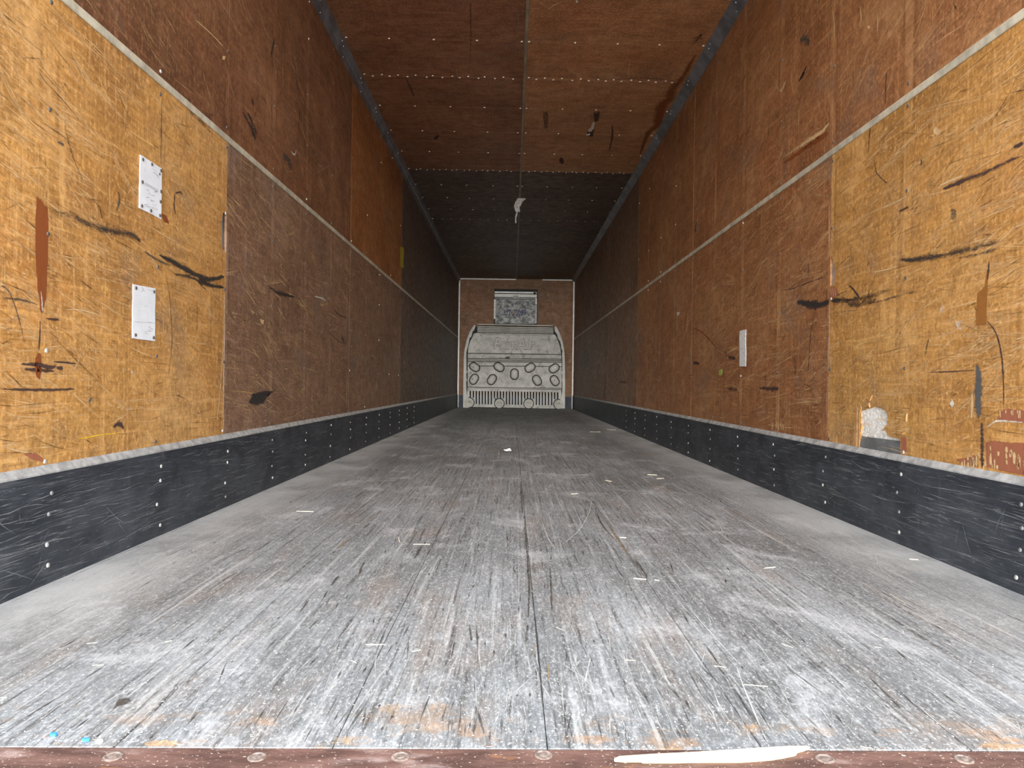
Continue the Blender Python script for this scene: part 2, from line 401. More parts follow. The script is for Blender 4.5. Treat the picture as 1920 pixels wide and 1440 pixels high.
M['straw'] = flat('straw', (.60, .55, .42, 1), .7, .2, 0, .15, 40)
M['blue'] = flat('blue_plastic', (.05, .30, .75, 1), .4, .4, 0, .1, 40)
M['yellow'] = smear('yellow_sticker', (.42, .33, .03, 1), 2.0, .9, 30)
M['green'] = flat('green_tape', (.30, .42, .08, 1), .5, .3, 0, .2, 90)
M['cobweb'] = flat('grey_tape', (.34, .32, .30, 1), .7, .2, 0, .3, 40)
def tape_mat():
    m = NT('worn_tape', .45, .4); x = m.xyz()
    n = m.noise(x['Y'], x['Z'], 70, 45, 3, 6, .75)
    return m.out(m.mix(m.step(n, .42, .36), (.78, .79, .78, 1), (.06, .055, .05, 1)))
M['tape'] = tape_mat()

# ------------------------------------------------------------------ shared screw heads
def screw_mesh(name, r, mat, nrm):
    mb = MB().lathe((0, 0, 0), nrm, [(r, 0), (r, .0015), (r * .75, .003), (r * .3, .0034)], 8)
    me = bpy.data.meshes.new(name); me.from_pydata(mb.v, [], mb.f); me.materials.append(mat); return me
def screws(me, pts, parent):
    for p in pts: link('screw', me, parent).location = p

# ------------------------------------------------------------------ setting: yard, rear frame
g = MB().box(-40, 40, -40, 40, -1.35, -1.25); struct('ground', g, M['ground'], 'pale concrete yard below the trailer')

# ------------------------------------------------------------------ floor
fb = MB(); fb.prism([(XL - .06, rear(XL), -.08), (XR + .06, rear(XR), -.08), (XR + .06, YF + .05, -.08), (XL - .06, YF + .05, -.08)], (0, 0, .045))
floor = struct('floor', fb, M['backing'], 'long worn grey laminated plank floor of a box trailer')
edges = [XL - .01, -.862, -.555, -.248, .058, .368, .672, .974, XR + .01]
for x0, x1 in zip(edges, edges[1:]):
    a, b = x0 + .0007, x1 - .0007
    mb = MB().prism([(a, rear(a), -.035), (b, rear(b), -.035), (b, YF, -.035), (a, YF, -.035)], (0, 0, .035))
    bevel(mb.build('floor_plank', M['floor'], floor), .0012)

# rear sill plate
sl = MB().prism([(XL - .1, rear(XL) - .16, -.05), (XR + .1, rear(XR) - .16, -.05), (XR + .1, rear(XR) - .002, -.05), (XL - .1, rear(XL) - .002, -.05)], (0, 0, .0494))
sill = struct('trim_1', sl, M['sill'], 'rusty brown steel sill plate along the rear edge of the floor')
for px, py in ((212, 1419), (482, 1420), (751, 1419), (1019, 1416), (1547, 1423), (1807, 1424)):
    p = pixel_on_plane(px, py, 2, -.0006)
    mb = MB().lathe(p, (0, 0, 1), [(.013, 0), (.013, .001), (.0105, .0016), (.009, .0004), (.006, .0004), (.004, .0012)], 14)
    mb.build('bolt', M['bolt'], sill)

# ------------------------------------------------------------------ side walls
TH = .012
def wall(side):
    X = XL if side == 'L' else XR; sg = -1 if side == 'L' else 1
    on, nrm = SIDE[side]
    mb = MB().box(min(X + sg * TH, X + sg * .07), max(X + sg * TH, X + sg * .07), rear(X) - .02, YF + .08, -.1, ZC + .08)
    root = struct('wall_left' if side == 'L' else 'wall_right', mb, M['backing'],
                  'long plywood lined trailer side wall, %s of the view' % ('left' if side == 'L' else 'right'))
    ys = [rear(X), 3.03, 5.33, 7.78, 10.2, 12.6, 15.02, YF] if side == 'L' else [rear(X), 3.09, 5.47, 7.86, 10.25, 12.65, 15.05, YF]
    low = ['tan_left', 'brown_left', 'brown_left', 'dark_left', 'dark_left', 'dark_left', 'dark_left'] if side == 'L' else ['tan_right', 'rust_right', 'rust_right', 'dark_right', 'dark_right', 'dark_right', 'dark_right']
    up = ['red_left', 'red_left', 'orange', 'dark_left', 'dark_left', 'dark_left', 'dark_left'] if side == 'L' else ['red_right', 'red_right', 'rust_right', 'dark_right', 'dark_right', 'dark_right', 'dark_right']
    sm = screw_mesh('screw', .0062, M['screw'], nrm); smd = screw_mesh('screw_dark', .0062, M['screw_dark'], nrm)
    rib0, sp = (RL, .58) if side == 'L' else (RR, .595)
    panels = []
    for i in range(len(ys) - 1):
        y0, y1 = ys[i] + .0015, ys[i + 1] - .0015
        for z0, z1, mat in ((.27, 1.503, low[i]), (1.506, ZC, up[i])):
            ol = [(y0, z0), (y1, z0), (y1, z1), (y0, z1)]
            if side == 'L' and i == 0 and z0 < 1:        # torn notch in the panel edge
                ol = [(y0, z0), (y1, z0)] + [(p.y, p.z) for p in (onL(420, 472), onL(417, 466), onL(415, 440), onL(416, 410), onL(419, 398))] + [(y1, onL(420, 396).z), (y1, z1), (y0, z1)]
                ol[2] = (y1, ol[2][1])
            if side == 'R' and i == 0 and z0 < 1:        # hole broken out above the scuff band, torn notch at the seam
                hole = [(1690, 890), (1688, 827), (1686, 824), (1664, 816), (1660, 806), (1652, 808), (1663, 796), (1665, 783), (1661, 773), (1652, 765), (1640, 762), (1628, 765), (1618, 769), (1614, 772), (1615, 800), (1612, 830), (1611, 890)]
                hp = []
                for p in jag(hole, 1.1, 3)[:-2]:
                    q = onR(*p); hp.append((q.y, max(q.z, z0)))
                nt = [onR(1556, 536), onR(1563, 534), onR(1566, 512), onR(1564, 496), onR(1560, 483)]
                ol = [(y0, z0)] + hp + [(y1, z0)] + [(y1, nt[0].z)] + [(p.y, p.z) for p in nt[1:]] + [(y1, nt[4].z + .002), (y1, z1), (y0, z1)]
                # hp runs from the near edge of the hole to the far edge
                ol[1] = (ol[1][0], z0); ol[len(hp)] = (ol[len(hp)][0], z0)
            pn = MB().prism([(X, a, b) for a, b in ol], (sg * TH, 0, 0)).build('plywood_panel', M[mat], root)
            panels.append((pn, y0, y1, z0, z1))
    k = 0
    y = rib0
    zs = [.317, .592, .89, 1.19, 1.466, 1.545, 1.85, 2.15, 2.45, 2.66]
    while y < 8.0:
        if y > rear(X) + .05:
            for z in zs:
                off = 0
                for pn, y0, y1, z0, z1 in panels:
                    if y0 - .01 < y < y1 + .01 and z0 < z < z1:
                        yy = y + (.012 if abs(y - y0) < .02 else -.012 if abs(y - y1) < .02 else 0)
                        if y0 < yy < y1:
                            screws(smd if random.random() < .82 else sm, [(X, yy, z + random.uniform(-.01, .01))], pn); break
        y += sp
    # what shows behind the holes
    return root
WL, WR = wall('L'), wall('R')
# exposed steel and foam behind the broken out hole (right) and the torn notches
def behind(root, side, pts, depth, mat, name, label=None, thick=.004, amp=0):
    X = XL if side == 'L' else XR; sg = -1 if side == 'L' else 1
    on = SIDE[side][0]; P = []
    for p in (jag(pts, amp) if amp else pts):
        q = on(*p); P.append((X + sg * depth, q.y, q.z))
    return MB().prism(P, (sg * thick, 0, 0)).build(name, mat, root, None, label)
behind(WR, 'R', [(1609, 817), (1695, 828), (1695, 880), (1609, 880)], .0025, M['steel'], 'steel_plate', 'dark grey steel shown through the hole', .008)
rx = []
cx, cy = 1640, 790
mb = MB(); c0 = onR(1640, 792)
for i in range(13):
    for j in range(11):
        y = onR(1608, 790).y + (onR(1692, 790).y - onR(1608, 790).y) * i / 12
        z = onR(1640, 828).z + (onR(1640, 758).z - onR(1640, 828).z) * j / 10
        mb.v.append((XR + .006 + random.uniform(-.004, .003), y, z)); mb.a.append(1)
for i in range(12):
    for j in range(10):
        a = i * 11 + j; mb.f.append((a, a + 1, a + 12, a + 11))
mb.build('exposed_foam', M['foam'], WR, None, 'white insulation foam bulging in the hole', True)
behind(WR, 'R', [(1555, 480), (1568, 480), (1570, 538), (1555, 538)], .009, M['zinc'], 'steel_plate', 'blue grey metal behind the torn panel edge', .002)
behind(WL, 'L', [(412, 396), (422, 396), (422, 474), (412, 474)], .009, M['zinc'], 'steel_plate', 'blue grey metal behind the torn panel edge', .002)

# belt strips over the joint of the lower and upper panels
for X, sg, nm, lb in ((XL, 1, 'trim_2', 'left'), (XR, -1, 'trim_3', 'right')):
    mb = MB()
    pr = [(X, 1.492), (X + sg * .003, 1.492), (X + sg * .0045, 1.496), (X + sg * .0045, 1.514), (X + sg * .003, 1.518), (X, 1.518)]
    mb.prism([(a, rear(X), b) for a, b in pr], (0, YF - rear(X), 0))
    struct(nm, mb, M['strip'], 'narrow pale metal strip along the %s wall at mid height' % lb)

# scuff bands (baseboards)
for X, sg, nm, lb in ((XL, 1, 'baseboard_left', 'left'), (XR, -1, 'baseboard_right', 'right')):
    pr = [(X, 0), (X + sg * .014, 0), (X + sg * .014, .277), (X, .277)]
    bb = struct(nm, MB().prism([(a, rear(X), b) for a, b in pr], (0, YF - rear(X), 0)), M['scuff'], 'black scratched scuff band along the foot of the %s wall' % lb)
    pr = [(X, .2775), (X + sg * .0145, .2775), (X + sg * .0145, .282), (X + sg * .001, .299), (X, .299)]
    MB().prism([(a, rear(X), b) for a, b in pr], (0, YF - rear(X), 0)).build('dusty_lip', M['lip'], bb, None, 'pale dusty top lip')
    sm = screw_mesh('screw', .0062, M['screw'], (sg, 0, 0))
    sdk = screw_mesh('screw_dull', .0058, M['screw_dull'], (sg, 0, 0))
    y = RL if sg > 0 else RR
    while y < 9.0:
        if y > rear(X) + .05:
            for z in (.235, .178, .108, .040):
                screws(sm if random.random() < .5 else sdk, [(X + sg * .014, y + random.uniform(-.014, .014), z + random.uniform(-.008, .008))], bb)
        y += .58 if sg > 0 else .595

# ------------------------------------------------------------------ ceiling
def skewed(x, y): return y + SKEW * x  # ceiling lines take the same image-fitted shear
mb = MB().box(XL - .07, XR + .07, 1.0, YF + .08, ZC + TH, ZC + .08)
ceil = struct('ceiling', mb, M['backing'], 'low plywood ceiling of the trailer in staggered brown sheets')
XM = .062
cy = [1.15, 3.12, 5.5, 7.9, 10.27, 12.66, 15.05, YF]
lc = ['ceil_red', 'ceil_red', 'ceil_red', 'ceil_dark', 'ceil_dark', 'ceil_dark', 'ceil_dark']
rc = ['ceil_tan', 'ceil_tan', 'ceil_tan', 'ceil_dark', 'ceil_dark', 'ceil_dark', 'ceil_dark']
csm = screw_mesh('screw', .0072, M['screw_bright'], (0, 0, -1))
for i in range(len(cy) - 1):
    for x0, x1, mat in ((XL, XM - .001, lc[i]), (XM + .001, XR, rc[i])):
        q = lambda x, y: min(skewed(x, y), YF)
        pn = MB().prism([(x0, q(x0, cy[i] + .002), ZC), (x1, q(x1, cy[i] + .002), ZC), (x1, q(x1, cy[i + 1] - .002), ZC), (x0, q(x0, cy[i + 1] - .002), ZC)], (0, 0, TH)).build('ceiling_panel', M[mat], ceil)
        if cy[i + 1] < 3.2 or cy[i] > 10.1: continue
        pts = []
        xa, xb = x0 + .06, x1 - .04
        if x0 < 0: xa, xb = x0 + .055, x1 - .03
        else: xa, xb = x0 + .03, x1 - .085
        for k in range(0, 5):                      # rib rows
            y = cy[i] + .596 * k
            if y > cy[i + 1] + .1: continue
            if k in (0, 4):
                off = .014 if k == 0 else -.014
                yy = cy[i] + off if k == 0 else cy[i + 1] + off
                n = 9
                for j in range(n):
                    x = xa + (xb - xa) * (j + (.5 if k == 0 else 0)) / n
                    pts.append((x + random.uniform(-.01, .01), skewed(x, yy) + random.uniform(-.003, .003), ZC))
            else:
                for j in range(5):
                    x = xa + (xb - xa) * j / 4
                    pts.append((x + random.uniform(-.012, .012), skewed(x, y), ZC))
        screws(csm, [p for p in pts if p[1] > 3.9], pn)
# cove strips in the two upper corners, centre batten
pr = [(XL, ZC), (XL, ZC - .10), (XL + .004, ZC - .10), (XL + .010, ZC - .055), (XL + .020, ZC - .05), (XL + .036, ZC - .004), (XL + .036, ZC)]
cl = struct('trim_4', MB().prism([(a, 1.1, b) for a, b in pr], (0, YF - 1.1, 0)), M['cove'], 'dark steel cove strip between left wall and ceiling')
pr = [(XR, ZC), (XR, ZC - .055), (XR - .004, ZC - .055), (XR - .03, ZC - .03), (XR - .064, ZC - .004), (XR - .064, ZC)]
crr = struct('trim_5', MB().prism([(a, 1.1, b) for a, b in pr], (0, YF - 1.1, 0)), M['cove'], 'dark steel cove strip between right wall and ceiling')
s1 = screw_mesh('screw', .0055, M['screw'], (.8, 0, -.6)); s2 = screw_mesh('screw', .0055, M['screw'], (-.6, 0, -.8))
for k in range(9):
    y = 4.3 + .596 * k
    screws(s1, [(XL + .0285, y - .02, ZC - .027), (XL + .024, y + .035, ZC - .038), (XL + .006, y + .1, ZC - .08)], cl)
    screws(s2, [(XR - .05, y - .02, ZC - .013), (XR - .044, y + .035, ZC - .019), (XR - .018, y + .1, ZC - .038)], crr)
bt = struct('trim_6', MB().box(XM - .010, XM + .010, 1.2, YF, ZC - .006, ZC), M['batten'], 'narrow tan metal batten down the middle of the ceiling')
bevel(bt, .002)

# ------------------------------------------------------------------ front wall
fw = struct('wall_front', MB().box(XL - .07, XR + .07, YF + TH, YF + .1, -.1, ZC + .08), M['backing'], 'plywood front wall at the far end of the trailer')
ax0, ax1 = onB(926.5, 560).x, onB(1008, 560).x
az1, az0 = onB(967, 542).z, onB(967, 612).z
for x0, x1, z0, z1 in ((XL, ax0, .0, ZC), (ax1, XR, .0, ZC), (ax0, ax1, az1, ZC), (ax0, ax1, 0, az0)):
    MB().box(x0, x1, YF, YF + TH, z0, z1).build('plywood_panel', M['front'], fw)
M['navy_band'] = flat('front_scuff_band', (.035, .042, .06, 1), .6, .3, 0, .3, 9)
MB().box(XL + .02, XR - .02, YF - .006, YF, 0, .265).build('scuff_band', M['navy_band'], fw, None, 'dark navy band at the foot')
trim_n = 7
for a, b, lb in (((858.5, 524), (854.6, 757), 'white metal strip up the left front corner'), ((1074.5, 530), (1070.6, 764), 'white metal strip up the right front corner')):
    p, q = onB(*a), onB(*b); xx = XL + .014 if p.x < 0 else XR - .014
    struct('trim_%d' % trim_n, MB().box(xx - .013, xx + .013, YF - .012, YF, .0, ZC - .03), M['alu'], lb); trim_n += 1
for a, b, lb in ((862, 967, 'white strip under the ceiling at the front, longer piece on the left'), (1017, 1073, 'white strip under the ceiling at the front, shorter piece on the right')):
    x0, x1 = onB(a, 524).x, onB(b, 524).x
    struct('trim_%d' % trim_n, MB().box(x0, x1, YF - .012, YF, ZC - .022, ZC - .002), M['alu'], lb); trim_n += 1

# ------------------------------------------------------------------ air chute bulkhead (grey moulded plastic) against the front wall
YP = 15.84
def Z1(x, y, Y=YP): return onB(820 + x * .20139, 500 + y * .20139, Y)
base = Z1(714, 1306); CH = (base.x, YP, 0.0)
chute = thing('air_chute_bulkhead', 'grey moulded plastic return air bulkhead standing against the front wall', 'bulkhead', CH)
DZ = -Z1(714, 1306).z                           # let it stand on the floor
def zpts(pts, Y=YP): return [(p.x, Y, max(p.z + DZ, 0.0)) for p in (Z1(a, b) for a, b in pts)]
def plate(name, pts, y0, y1, mat, label=None, bev=.004, parent=None):
    mb = MB().prism(zpts(pts, y0), (0, y1 - y0, 0))
    o = rooted(mb, CH).build(name, mat, parent or chute, None, label)
    if bev: bevel(o, bev, 2)
    return o
plate('back_plate', [(262, 1125), (262, 850), (270, 760), (290, 680), (320, 600), (360, 542), (1085, 556), (1125, 610), (1155, 690), (1168, 770), (1172, 860), (1172, 1135)], YP + .05, YP + .10, M['recess_shade'], 'dark seams behind the mouldings', 0)
# curved side flanges with a scalloped inner edge
lo = [(240, 1302), (242, 1050), (246, 850), (253, 760), (272, 675), (300, 598), (328, 550), (346, 529)]
li = [(357, 538), (346, 575), (330, 592), (318, 640), (302, 652), (293, 700), (287, 730), (280, 752), (272, 780), (272, 848), (272, 950), (280, 965), (271, 985), (272, 1030), (280, 1042), (270, 1060), (272, 1130), (278, 1180), (292, 1215), (292, 1302)]
plate('side_flange', lo + li, YP - .03, YP + .08, M['plastic_smooth'])
ro = [(1188, 1308), (1190, 1060), (1188, 860), (1182, 770), (1166, 685), (1142, 612), (1116, 562), (1100, 541)]
ri = [(1090, 548), (1092, 590), (1112, 615), (1122, 655), (1140, 680), (1150, 715), (1153, 750), (1164, 772), (1160, 800), (1162, 860), (1162, 955), (1153, 972), (1162, 992), (1162, 1028), (1154, 1042), (1163, 1060), (1162, 1140), (1156, 1185), (1142, 1220), (1142, 1308)]
plate('side_flange', ro + ri, YP - .03, YP + .08, M['plastic_smooth'])
# top ridge of four ribs
for k in range(4):
    t0, t1 = 540 + k * 15, 540 + k * 15 + 12.5
    plate('ridge_rib', [(372, t0), (1082, t0 + 13), (1082, t1 + 13), (372, t1)], YP - .005 + .006 * (k % 2), YP + .06, M['ridge'], None, .003)
plate('top_lip', [(376, 520), (1076, 533), (1076, 542), (376, 529)], YP - .02, YP + .10, M['plastic_smooth'], 'pale top edge', .003)
plate('upper_panel', [(362, 603), (1092, 617), (1108, 640), (1130, 690), (1146, 740), (1153, 802), (284, 791), (290, 730), (306, 680), (322, 650), (338, 612)], YP, YP + .06, M['plastic'])
plate('slot_bar', [(390, 611), (1060, 624), (1060, 634), (390, 621)], YP - .006, YP, M['ridge'], 'long narrow moulded bar', .002)
plate('middle_band', [(283, 797), (1154, 808), (1156, 845), (283, 838)], YP + .012, YP + .06, M['plastic'])
for a, b, c, d in ((450, 824, 540, 832), (680, 822, 770, 831), (915, 828, 995, 837)):
    plate('moulded_tab', [(a, b), (c, b + 1), (c, d + 1), (a, d)], YP + .004, YP + .012, M['ridge'], None, .002)
plate('narrow_rib', [(283, 845), (1156, 852), (1156, 858), (283, 852)], YP + .004, YP + .06, M['plastic_smooth'], None, .002)
plate('narrow_rib', [(283, 857), (1156, 864), (1156, 874), (283, 867)], YP + .002, YP + .06, M['ridge'], None, .002)
plate('boss_panel', [(282, 873), (1157, 880), (1158, 915), (282, 908)], YP + .006, YP + .06, M['plastic'])
plate('boss_panel', [(282, 913), (1158, 920), (1158, 1118), (282, 1106)], YP + .002, YP + .06, M['plastic'])
plate('narrow_rib', [(282, 1111), (1158, 1123), (1158, 1130), (282, 1118)], YP, YP + .06, M['plastic_smooth'], None, .002)
# nine oval spacer bosses, each in a dark ring painted as groove shade
U = (Z1(800, 900) - Z1(700, 900)).x / 100
for x, y, ang, dot in ((348, 922, -33, 1), (575, 922, -33, 0), (863, 928, 33, 0), (1088, 934, 33, 2), (342, 1035, 58, 1), (508, 1038, 58, 0), (718, 988, 90, 0), (928, 1045, -58, 0), (1093, 1048, -58, 1)):
    c = Z1(x, y); a = math.radians(ang); ca, sa = math.cos(a), math.sin(a)
    def cap(L, Wd, Y):
        pts = []; r = Wd / 2; h = (L - Wd) / 2
        for k in range(10): t = -math.pi / 2 + math.pi * k / 9; pts.append((h + r * math.cos(t), r * math.sin(t)))
        for k in range(10): t = math.pi / 2 + math.pi * k / 9; pts.append((-h + r * math.cos(t), r * math.sin(t)))
        return [Vector((c.x + (p * ca - q * sa) * U, Y, c.z + DZ + (p * sa + q * ca) * U)) for p, q in pts]
    rim = rooted(MB().prism(cap(110, 82, YP - .004), (0, .01, 0)), CH).build('boss_rim', M['recess_shade'], chute, None, 'dark ring painted as groove shade')
    ly = [(92, 64, YP - .004), (92, 64, YP - .03), (84, 56, YP - .045), (64, 36, YP - .053), (36, 10, YP - .056)]
    vs = []; fs = []
    for L, Wd, Y in ly: vs += cap(L, Wd, Y)
    for j in range(len(ly) - 1):
        for k in range(20): fs.append((j * 20 + k, j * 20 + (k + 1) % 20, (j + 1) * 20 + (k + 1) % 20, (j + 1) * 20 + k))
    fs.append(tuple(range(80, 100)))
    bo = rooted(MB().add(vs, fs), CH).build('oval_boss', M['plastic_smooth'], chute, None, None, True)
    if dot:
        dx = -12 if x < 700 else (10 if dot == 2 else -2)
        q = Z1(x + dx, y + (0 if dot == 1 else -6), YP)
        rooted(MB().lathe((q.x, YP - .05, q.z + DZ), (0, -1, 0), [(.012, -.004), (.012, .006), (.006, .008)], 8), CH).build('bolt_hole' if dot == 1 else 'bolt', M['recess_shade'] if dot == 1 else M['alu'], bo)
# grille of upright slats at the foot
def Z3(x, y): return ((860 + x * .109375 - 820) / .20139, (670 + y * .109375 - 500) / .20139)
sx = [200, 252, 303, 355, 406, 457, 508, 560, 614, 665, 716, 768, 820, 871, 922, 974, 1023, 1078, 1131, 1181, 1232, 1284, 1333, 1384, 1435, 1487, 1541, 1594, 1646, 1697]
short = {0, 1, 8, 9, 10, 11, 18, 19, 20, 21, 28, 29}
tp = lambda x: 552 + (x - 200) * .016
plate('grille_header', [Z3(148, 508), Z3(1760, 535), Z3(1760, tp(1760)), Z3(148, tp(148))], YP, YP + .03, M['plastic'])
plate('grille_rail', [Z3(148, 776), Z3(1760, 800), Z3(1760, 858), Z3(148, 826)], YP, YP + .03, M['plastic'])
xs = [148] + [c for x in sx for c in (x - 14, x + 14)] + [1760]
for k in range(0, len(xs), 2):
    j = random.uniform(-3, 3)
    xm = (xs[k] + xs[k + 1]) / 2
    plate('vent_slat', [Z3(xs[k], tp(xm)), Z3(xs[k + 1], tp(xm)), Z3(xs[k + 1] + j * .5, 665), Z3(xs[k + 1], 778 + xm * .013), Z3(xs[k], 778 + xm * .013), Z3(xs[k] + j * .5, 665)], YP, YP + .03, M['plastic_smooth'], None, 0)
for i0, i1 in ((0, 1), (8, 11), (18, 21), (28, 29)):
    a, b = sx[i0] - 15, sx[i1] + 15; t = 668 + a * .015
    plate('grille_web', [Z3(a, t), Z3(b, t), Z3(b, 790), Z3(a, 785)], YP, YP + .028, M['plastic'], None, 0)
# four round cups along the bottom edge
for x, y in ((298, 1252), (578, 1262), (850, 1262), (1128, 1268)):
    c = Z1(x, y); z = max(c.z + DZ, 44 * U)
    cup = rooted(MB().lathe((c.x, YP + .02, z), (0, -1, 0), [(43 * U, 0), (43 * U, .07), (40 * U, .075), (37 * U, .07), (37 * U, .045), (30 * U, .045), (24 * U, .058), (8 * U, .05)], 22), CH).build('round_cup', M['plastic_smooth'], chute)
    rooted(MB().lathe((c.x, YP - .003, z), (0, -1, 0), [(50 * U, 0), (50 * U, .004)], 22), CH).build('cup_rim', M['recess_shade'], cup)  # dark disc paints the shade round the cup
    pts = [Vector((c.x + (t * 30) * U, YP - .032, z + (10 - 8 * abs(t) - 6 * t) * U)) for t in (-1, -.5, 0, .5, 1)]
    rooted(MB().ribbon(pts, [.02, .05, .06, .05, .02], Vector((0, -1, 0)), [1, 1, 1, 1, 1], .004), CH).build('crease', M['ridge'], cup)
# raised lettering
def text_mesh(body, shear, mat, extrude, offset, name, parent, x0, x1, z0, z1, y, root):
    cu = bpy.data.curves.new(name, 'FONT'); cu.body = body; cu.shear = shear; cu.extrude = 0.0; cu.offset = offset; cu.resolution_u = 4
    to = bpy.data.objects.new(name, cu); C.objects.link(to)
    dg = bpy.context.evaluated_depsgraph_get(); me = bpy.data.meshes.new_from_object(to.evaluated_get(dg))
    bpy.data.objects.remove(to); bpy.data.curves.remove(cu)
    vs = [v.co.copy() for v in me.vertices]; fs = [tuple(p.vertices) for p in me.polygons]
    bpy.data.meshes.remove(me)
    ax, bx = min(v.x for v in vs), max(v.x for v in vs); ay, by = min(v.y for v in vs), max(v.y for v in vs)
    mb = MB()
    mb.add([(x0 + (v.x - ax) / (bx - ax) * (x1 - x0), y, z0 + (v.y - ay) / (by - ay) * (z1 - z0)) for v in vs], fs)
    if root: rooted(mb, root)
    o = mb.build(name, mat, parent)
    if extrude:
        sm = o.modifiers.new('thick', 'SOLIDIFY'); sm.thickness = extrude; sm.offset = 0
    return o
a, b = Z1(527, 752), Z1(905, 658)
e = .012
text_mesh('PrimAir', .25, M['letter_edge'], .002, .022, 'lettering_outline', chute, a.x - e, b.x + e, a.z + DZ - e, b.z + DZ + e, YP - .003, CH)
text_mesh('PrimAir', .25, M['plastic_smooth'], .014, .0, 'lettering', chute, a.x, b.x, a.z + DZ, b.z + DZ, YP - .008, CH)
# dirt streaks on the middle band
mb = MB()
for k in range(26):
    x = random.uniform(600, 920); q = Z1(x, random.uniform(800, 840)); w = random.uniform(.02, .10)
    mb.blot([Vector((q.x + w * math.cos(t), YP + .011, q.z + DZ + .035 * math.sin(t))) for t in [i * .9 for i in range(7)]], Vector((0, -1, 0)), random.uniform(.25, .6), .001)
rooted(mb, CH).build('grime_streaks', M['rubber_soft'], chute, 'stuff')

MB().box(onB(872, 740).x, onB(1056, 740).x, YF - .005, YF, .266, .43).build('dark_strip', flat('grille_shade', (.05, .032, .02, 1), .8, .2, 0, .4, 9), fw, None, 'dark strip painted as shade behind the grille')  # near-black board added to paint the cavity behind the slots as shaded
# ------------------------------------------------------------------ access panel in the front wall
def ZA(x, y, Y=YF): return onB(915 + x * .05556, 535 + y * .05556, Y)
AP = (ZA(930, 1300).x, YF, az0)
acc = thing('access_panel', 'stained galvanised access panel with worn blue number, set in the front wall above the bulkhead', 'panel', AP)
def aplate(name, x0, y0, x1, y1, d0, d1, mat, label=None):
    p, q = ZA(x0, y0), ZA(x1, y1)
    return rooted(MB().box(p.x, q.x, YF - d1, YF - d0, q.z, p.z), AP).build(name, mat, acc, None, label)
aplate('dark_frame', 200, 125, 1670, 1310, -.012, -.006, M['recess_shade'], 'dark gap round the panel')
aplate('top_strip', 225, 205, 1640, 280, -.006, .006, M['alu'], 'bright silver strip')
aplate('white_strip', 220, 288, 1645, 408, -.006, .004, M['white_sheet'], 'flaking white strip')
aplate('dark_strip', 235, 412, 1600, 462, -.006, .002, M['steel'])
aplate('sheet', 255, 466, 1590, 1310, -.006, .006, M['galv'], 'mottled grey metal sheet')
aplate('side_strip', 205, 470, 250, 1130, -.006, .004, M['white_sheet'])
aplate('side_strip', 1600, 430, 1648, 640, -.006, .004, M['white_sheet'])
aplate('side_strip', 1600, 650, 1640, 1290, -.006, .003, M['steel'])
aplate('latch', 850, 345, 1025, 420, .004, .012, M['steel'])
q = ZA(1575, 272); rooted(MB().lathe((q.x, YF - .006, q.z), (0, -1, 0), [(.03, 0), (.03, .003), (.02, .004)], 10), AP).build('hole', M['recess_shade'], acc)
p, q = ZA(545, 1020), ZA(1290, 835)
text_mesh('UTC5099', 0, M['navy'], 0, .012, 'painted_number', acc, p.x, q.x, p.z, q.z, YF - .0085, AP)
mb = MB()
for k in range(12):
    c = ZA(random.uniform(690, 1010), random.uniform(840, 1010)); r = random.uniform(.02, .05)
    mb.blot([Vector((c.x + r * math.cos(t), YF - .0095, c.z + r * 1.2 * math.sin(t))) for t in [i * .9 for i in range(7)]], Vector((0, -1, 0)), random.uniform(.4, .8), .001)
rooted(mb, AP).build('worn_patches', M['chalk'], acc, 'stuff')

# ------------------------------------------------------------------ marks on the walls, floor and ceiling
def mark(parent, side, pts, w, mat, name='scuff_mark', fades=None, lift=.0008):
    """a rubbed line through image pixel points; w in metres"""
    on, nrm = SIDE[side]
    L = smooth_line(pts); P = [on(*p) for p in L]; n = len(P)
    e = .5 if 'scuff' in name else .8
    wd = [w * 1.5 * max(.12, math.sin(math.pi * min(1, (i + .4) / n)) ** e) * random.uniform(.8, 1.2) for i in range(n)]
    f0, f1 = fades or (1, 1)
    fa = [f0 + (f1 - f0) * i / (n - 1) for i in range(n)]; fa[0] *= .4; fa[-1] *= .4
    return MB().ribbon(P, wd, nrm, fa, lift).build(name, mat, parent)
def blot(parent, side, pts, mat, name='torn_veneer', fade=1.0, amp=.8, n=3, lift=.0008):
    on, nrm = SIDE[side]
    return MB().blot([on(*p) for p in jag(pts, amp, n)], nrm, fade, lift).build(name, mat, parent)
def oval(cx, cy, a, b, n=9, ang=0):
    return [(cx + a * math.cos(t) * math.cos(ang) - b * math.sin(t) * math.sin(ang), cy + a * math.cos(t) * math.sin(ang) + b * math.sin(t) * math.cos(ang)) for t in [2 * math.pi * i / n for i in range(n)]]
# --- left wall
blot(WL, 'L', [(69, 360), (75, 368), (89, 384), (91, 420), (90, 480), (88, 530), (86, 565), (78, 600), (73, 570), (69, 540), (66, 500), (66, 430), (66, 390)], M['torn'], amp=.9)
blot(WL, 'L', [(70, 660), (77, 662), (78, 690), (75, 714), (68, 708), (64, 690), (65, 672)], M['torn'])
mark(WL, 'L', [(76, 545), (78, 568), (79, 585)], .008, M['chalk'], 'bare_sliver', lift=.0012)
mark(WL, 'L', [(75, 600), (74, 630), (72, 660)], .008, M['smudge'], 'crack')
mark(WL, 'L', [(85, 388), (125, 402), (165, 419), (205, 432), (245, 440), (264, 454)], .034, M['rubber'], fades=(.45, .8))
mark(WL, 'L', [(298, 478), (335, 497), (370, 517), (395, 524), (421, 518)], 0.027, M['rubber'])
mark(WL, 'L', [(324, 513), (360, 521), (390, 534), (421, 539)], 0.022, M['rubber'], fades=(.7, 1))
mark(WL, 'L', [(370, 526), (378, 536), (389, 545)], .012, M['rubber'], fades=(.9, .6))
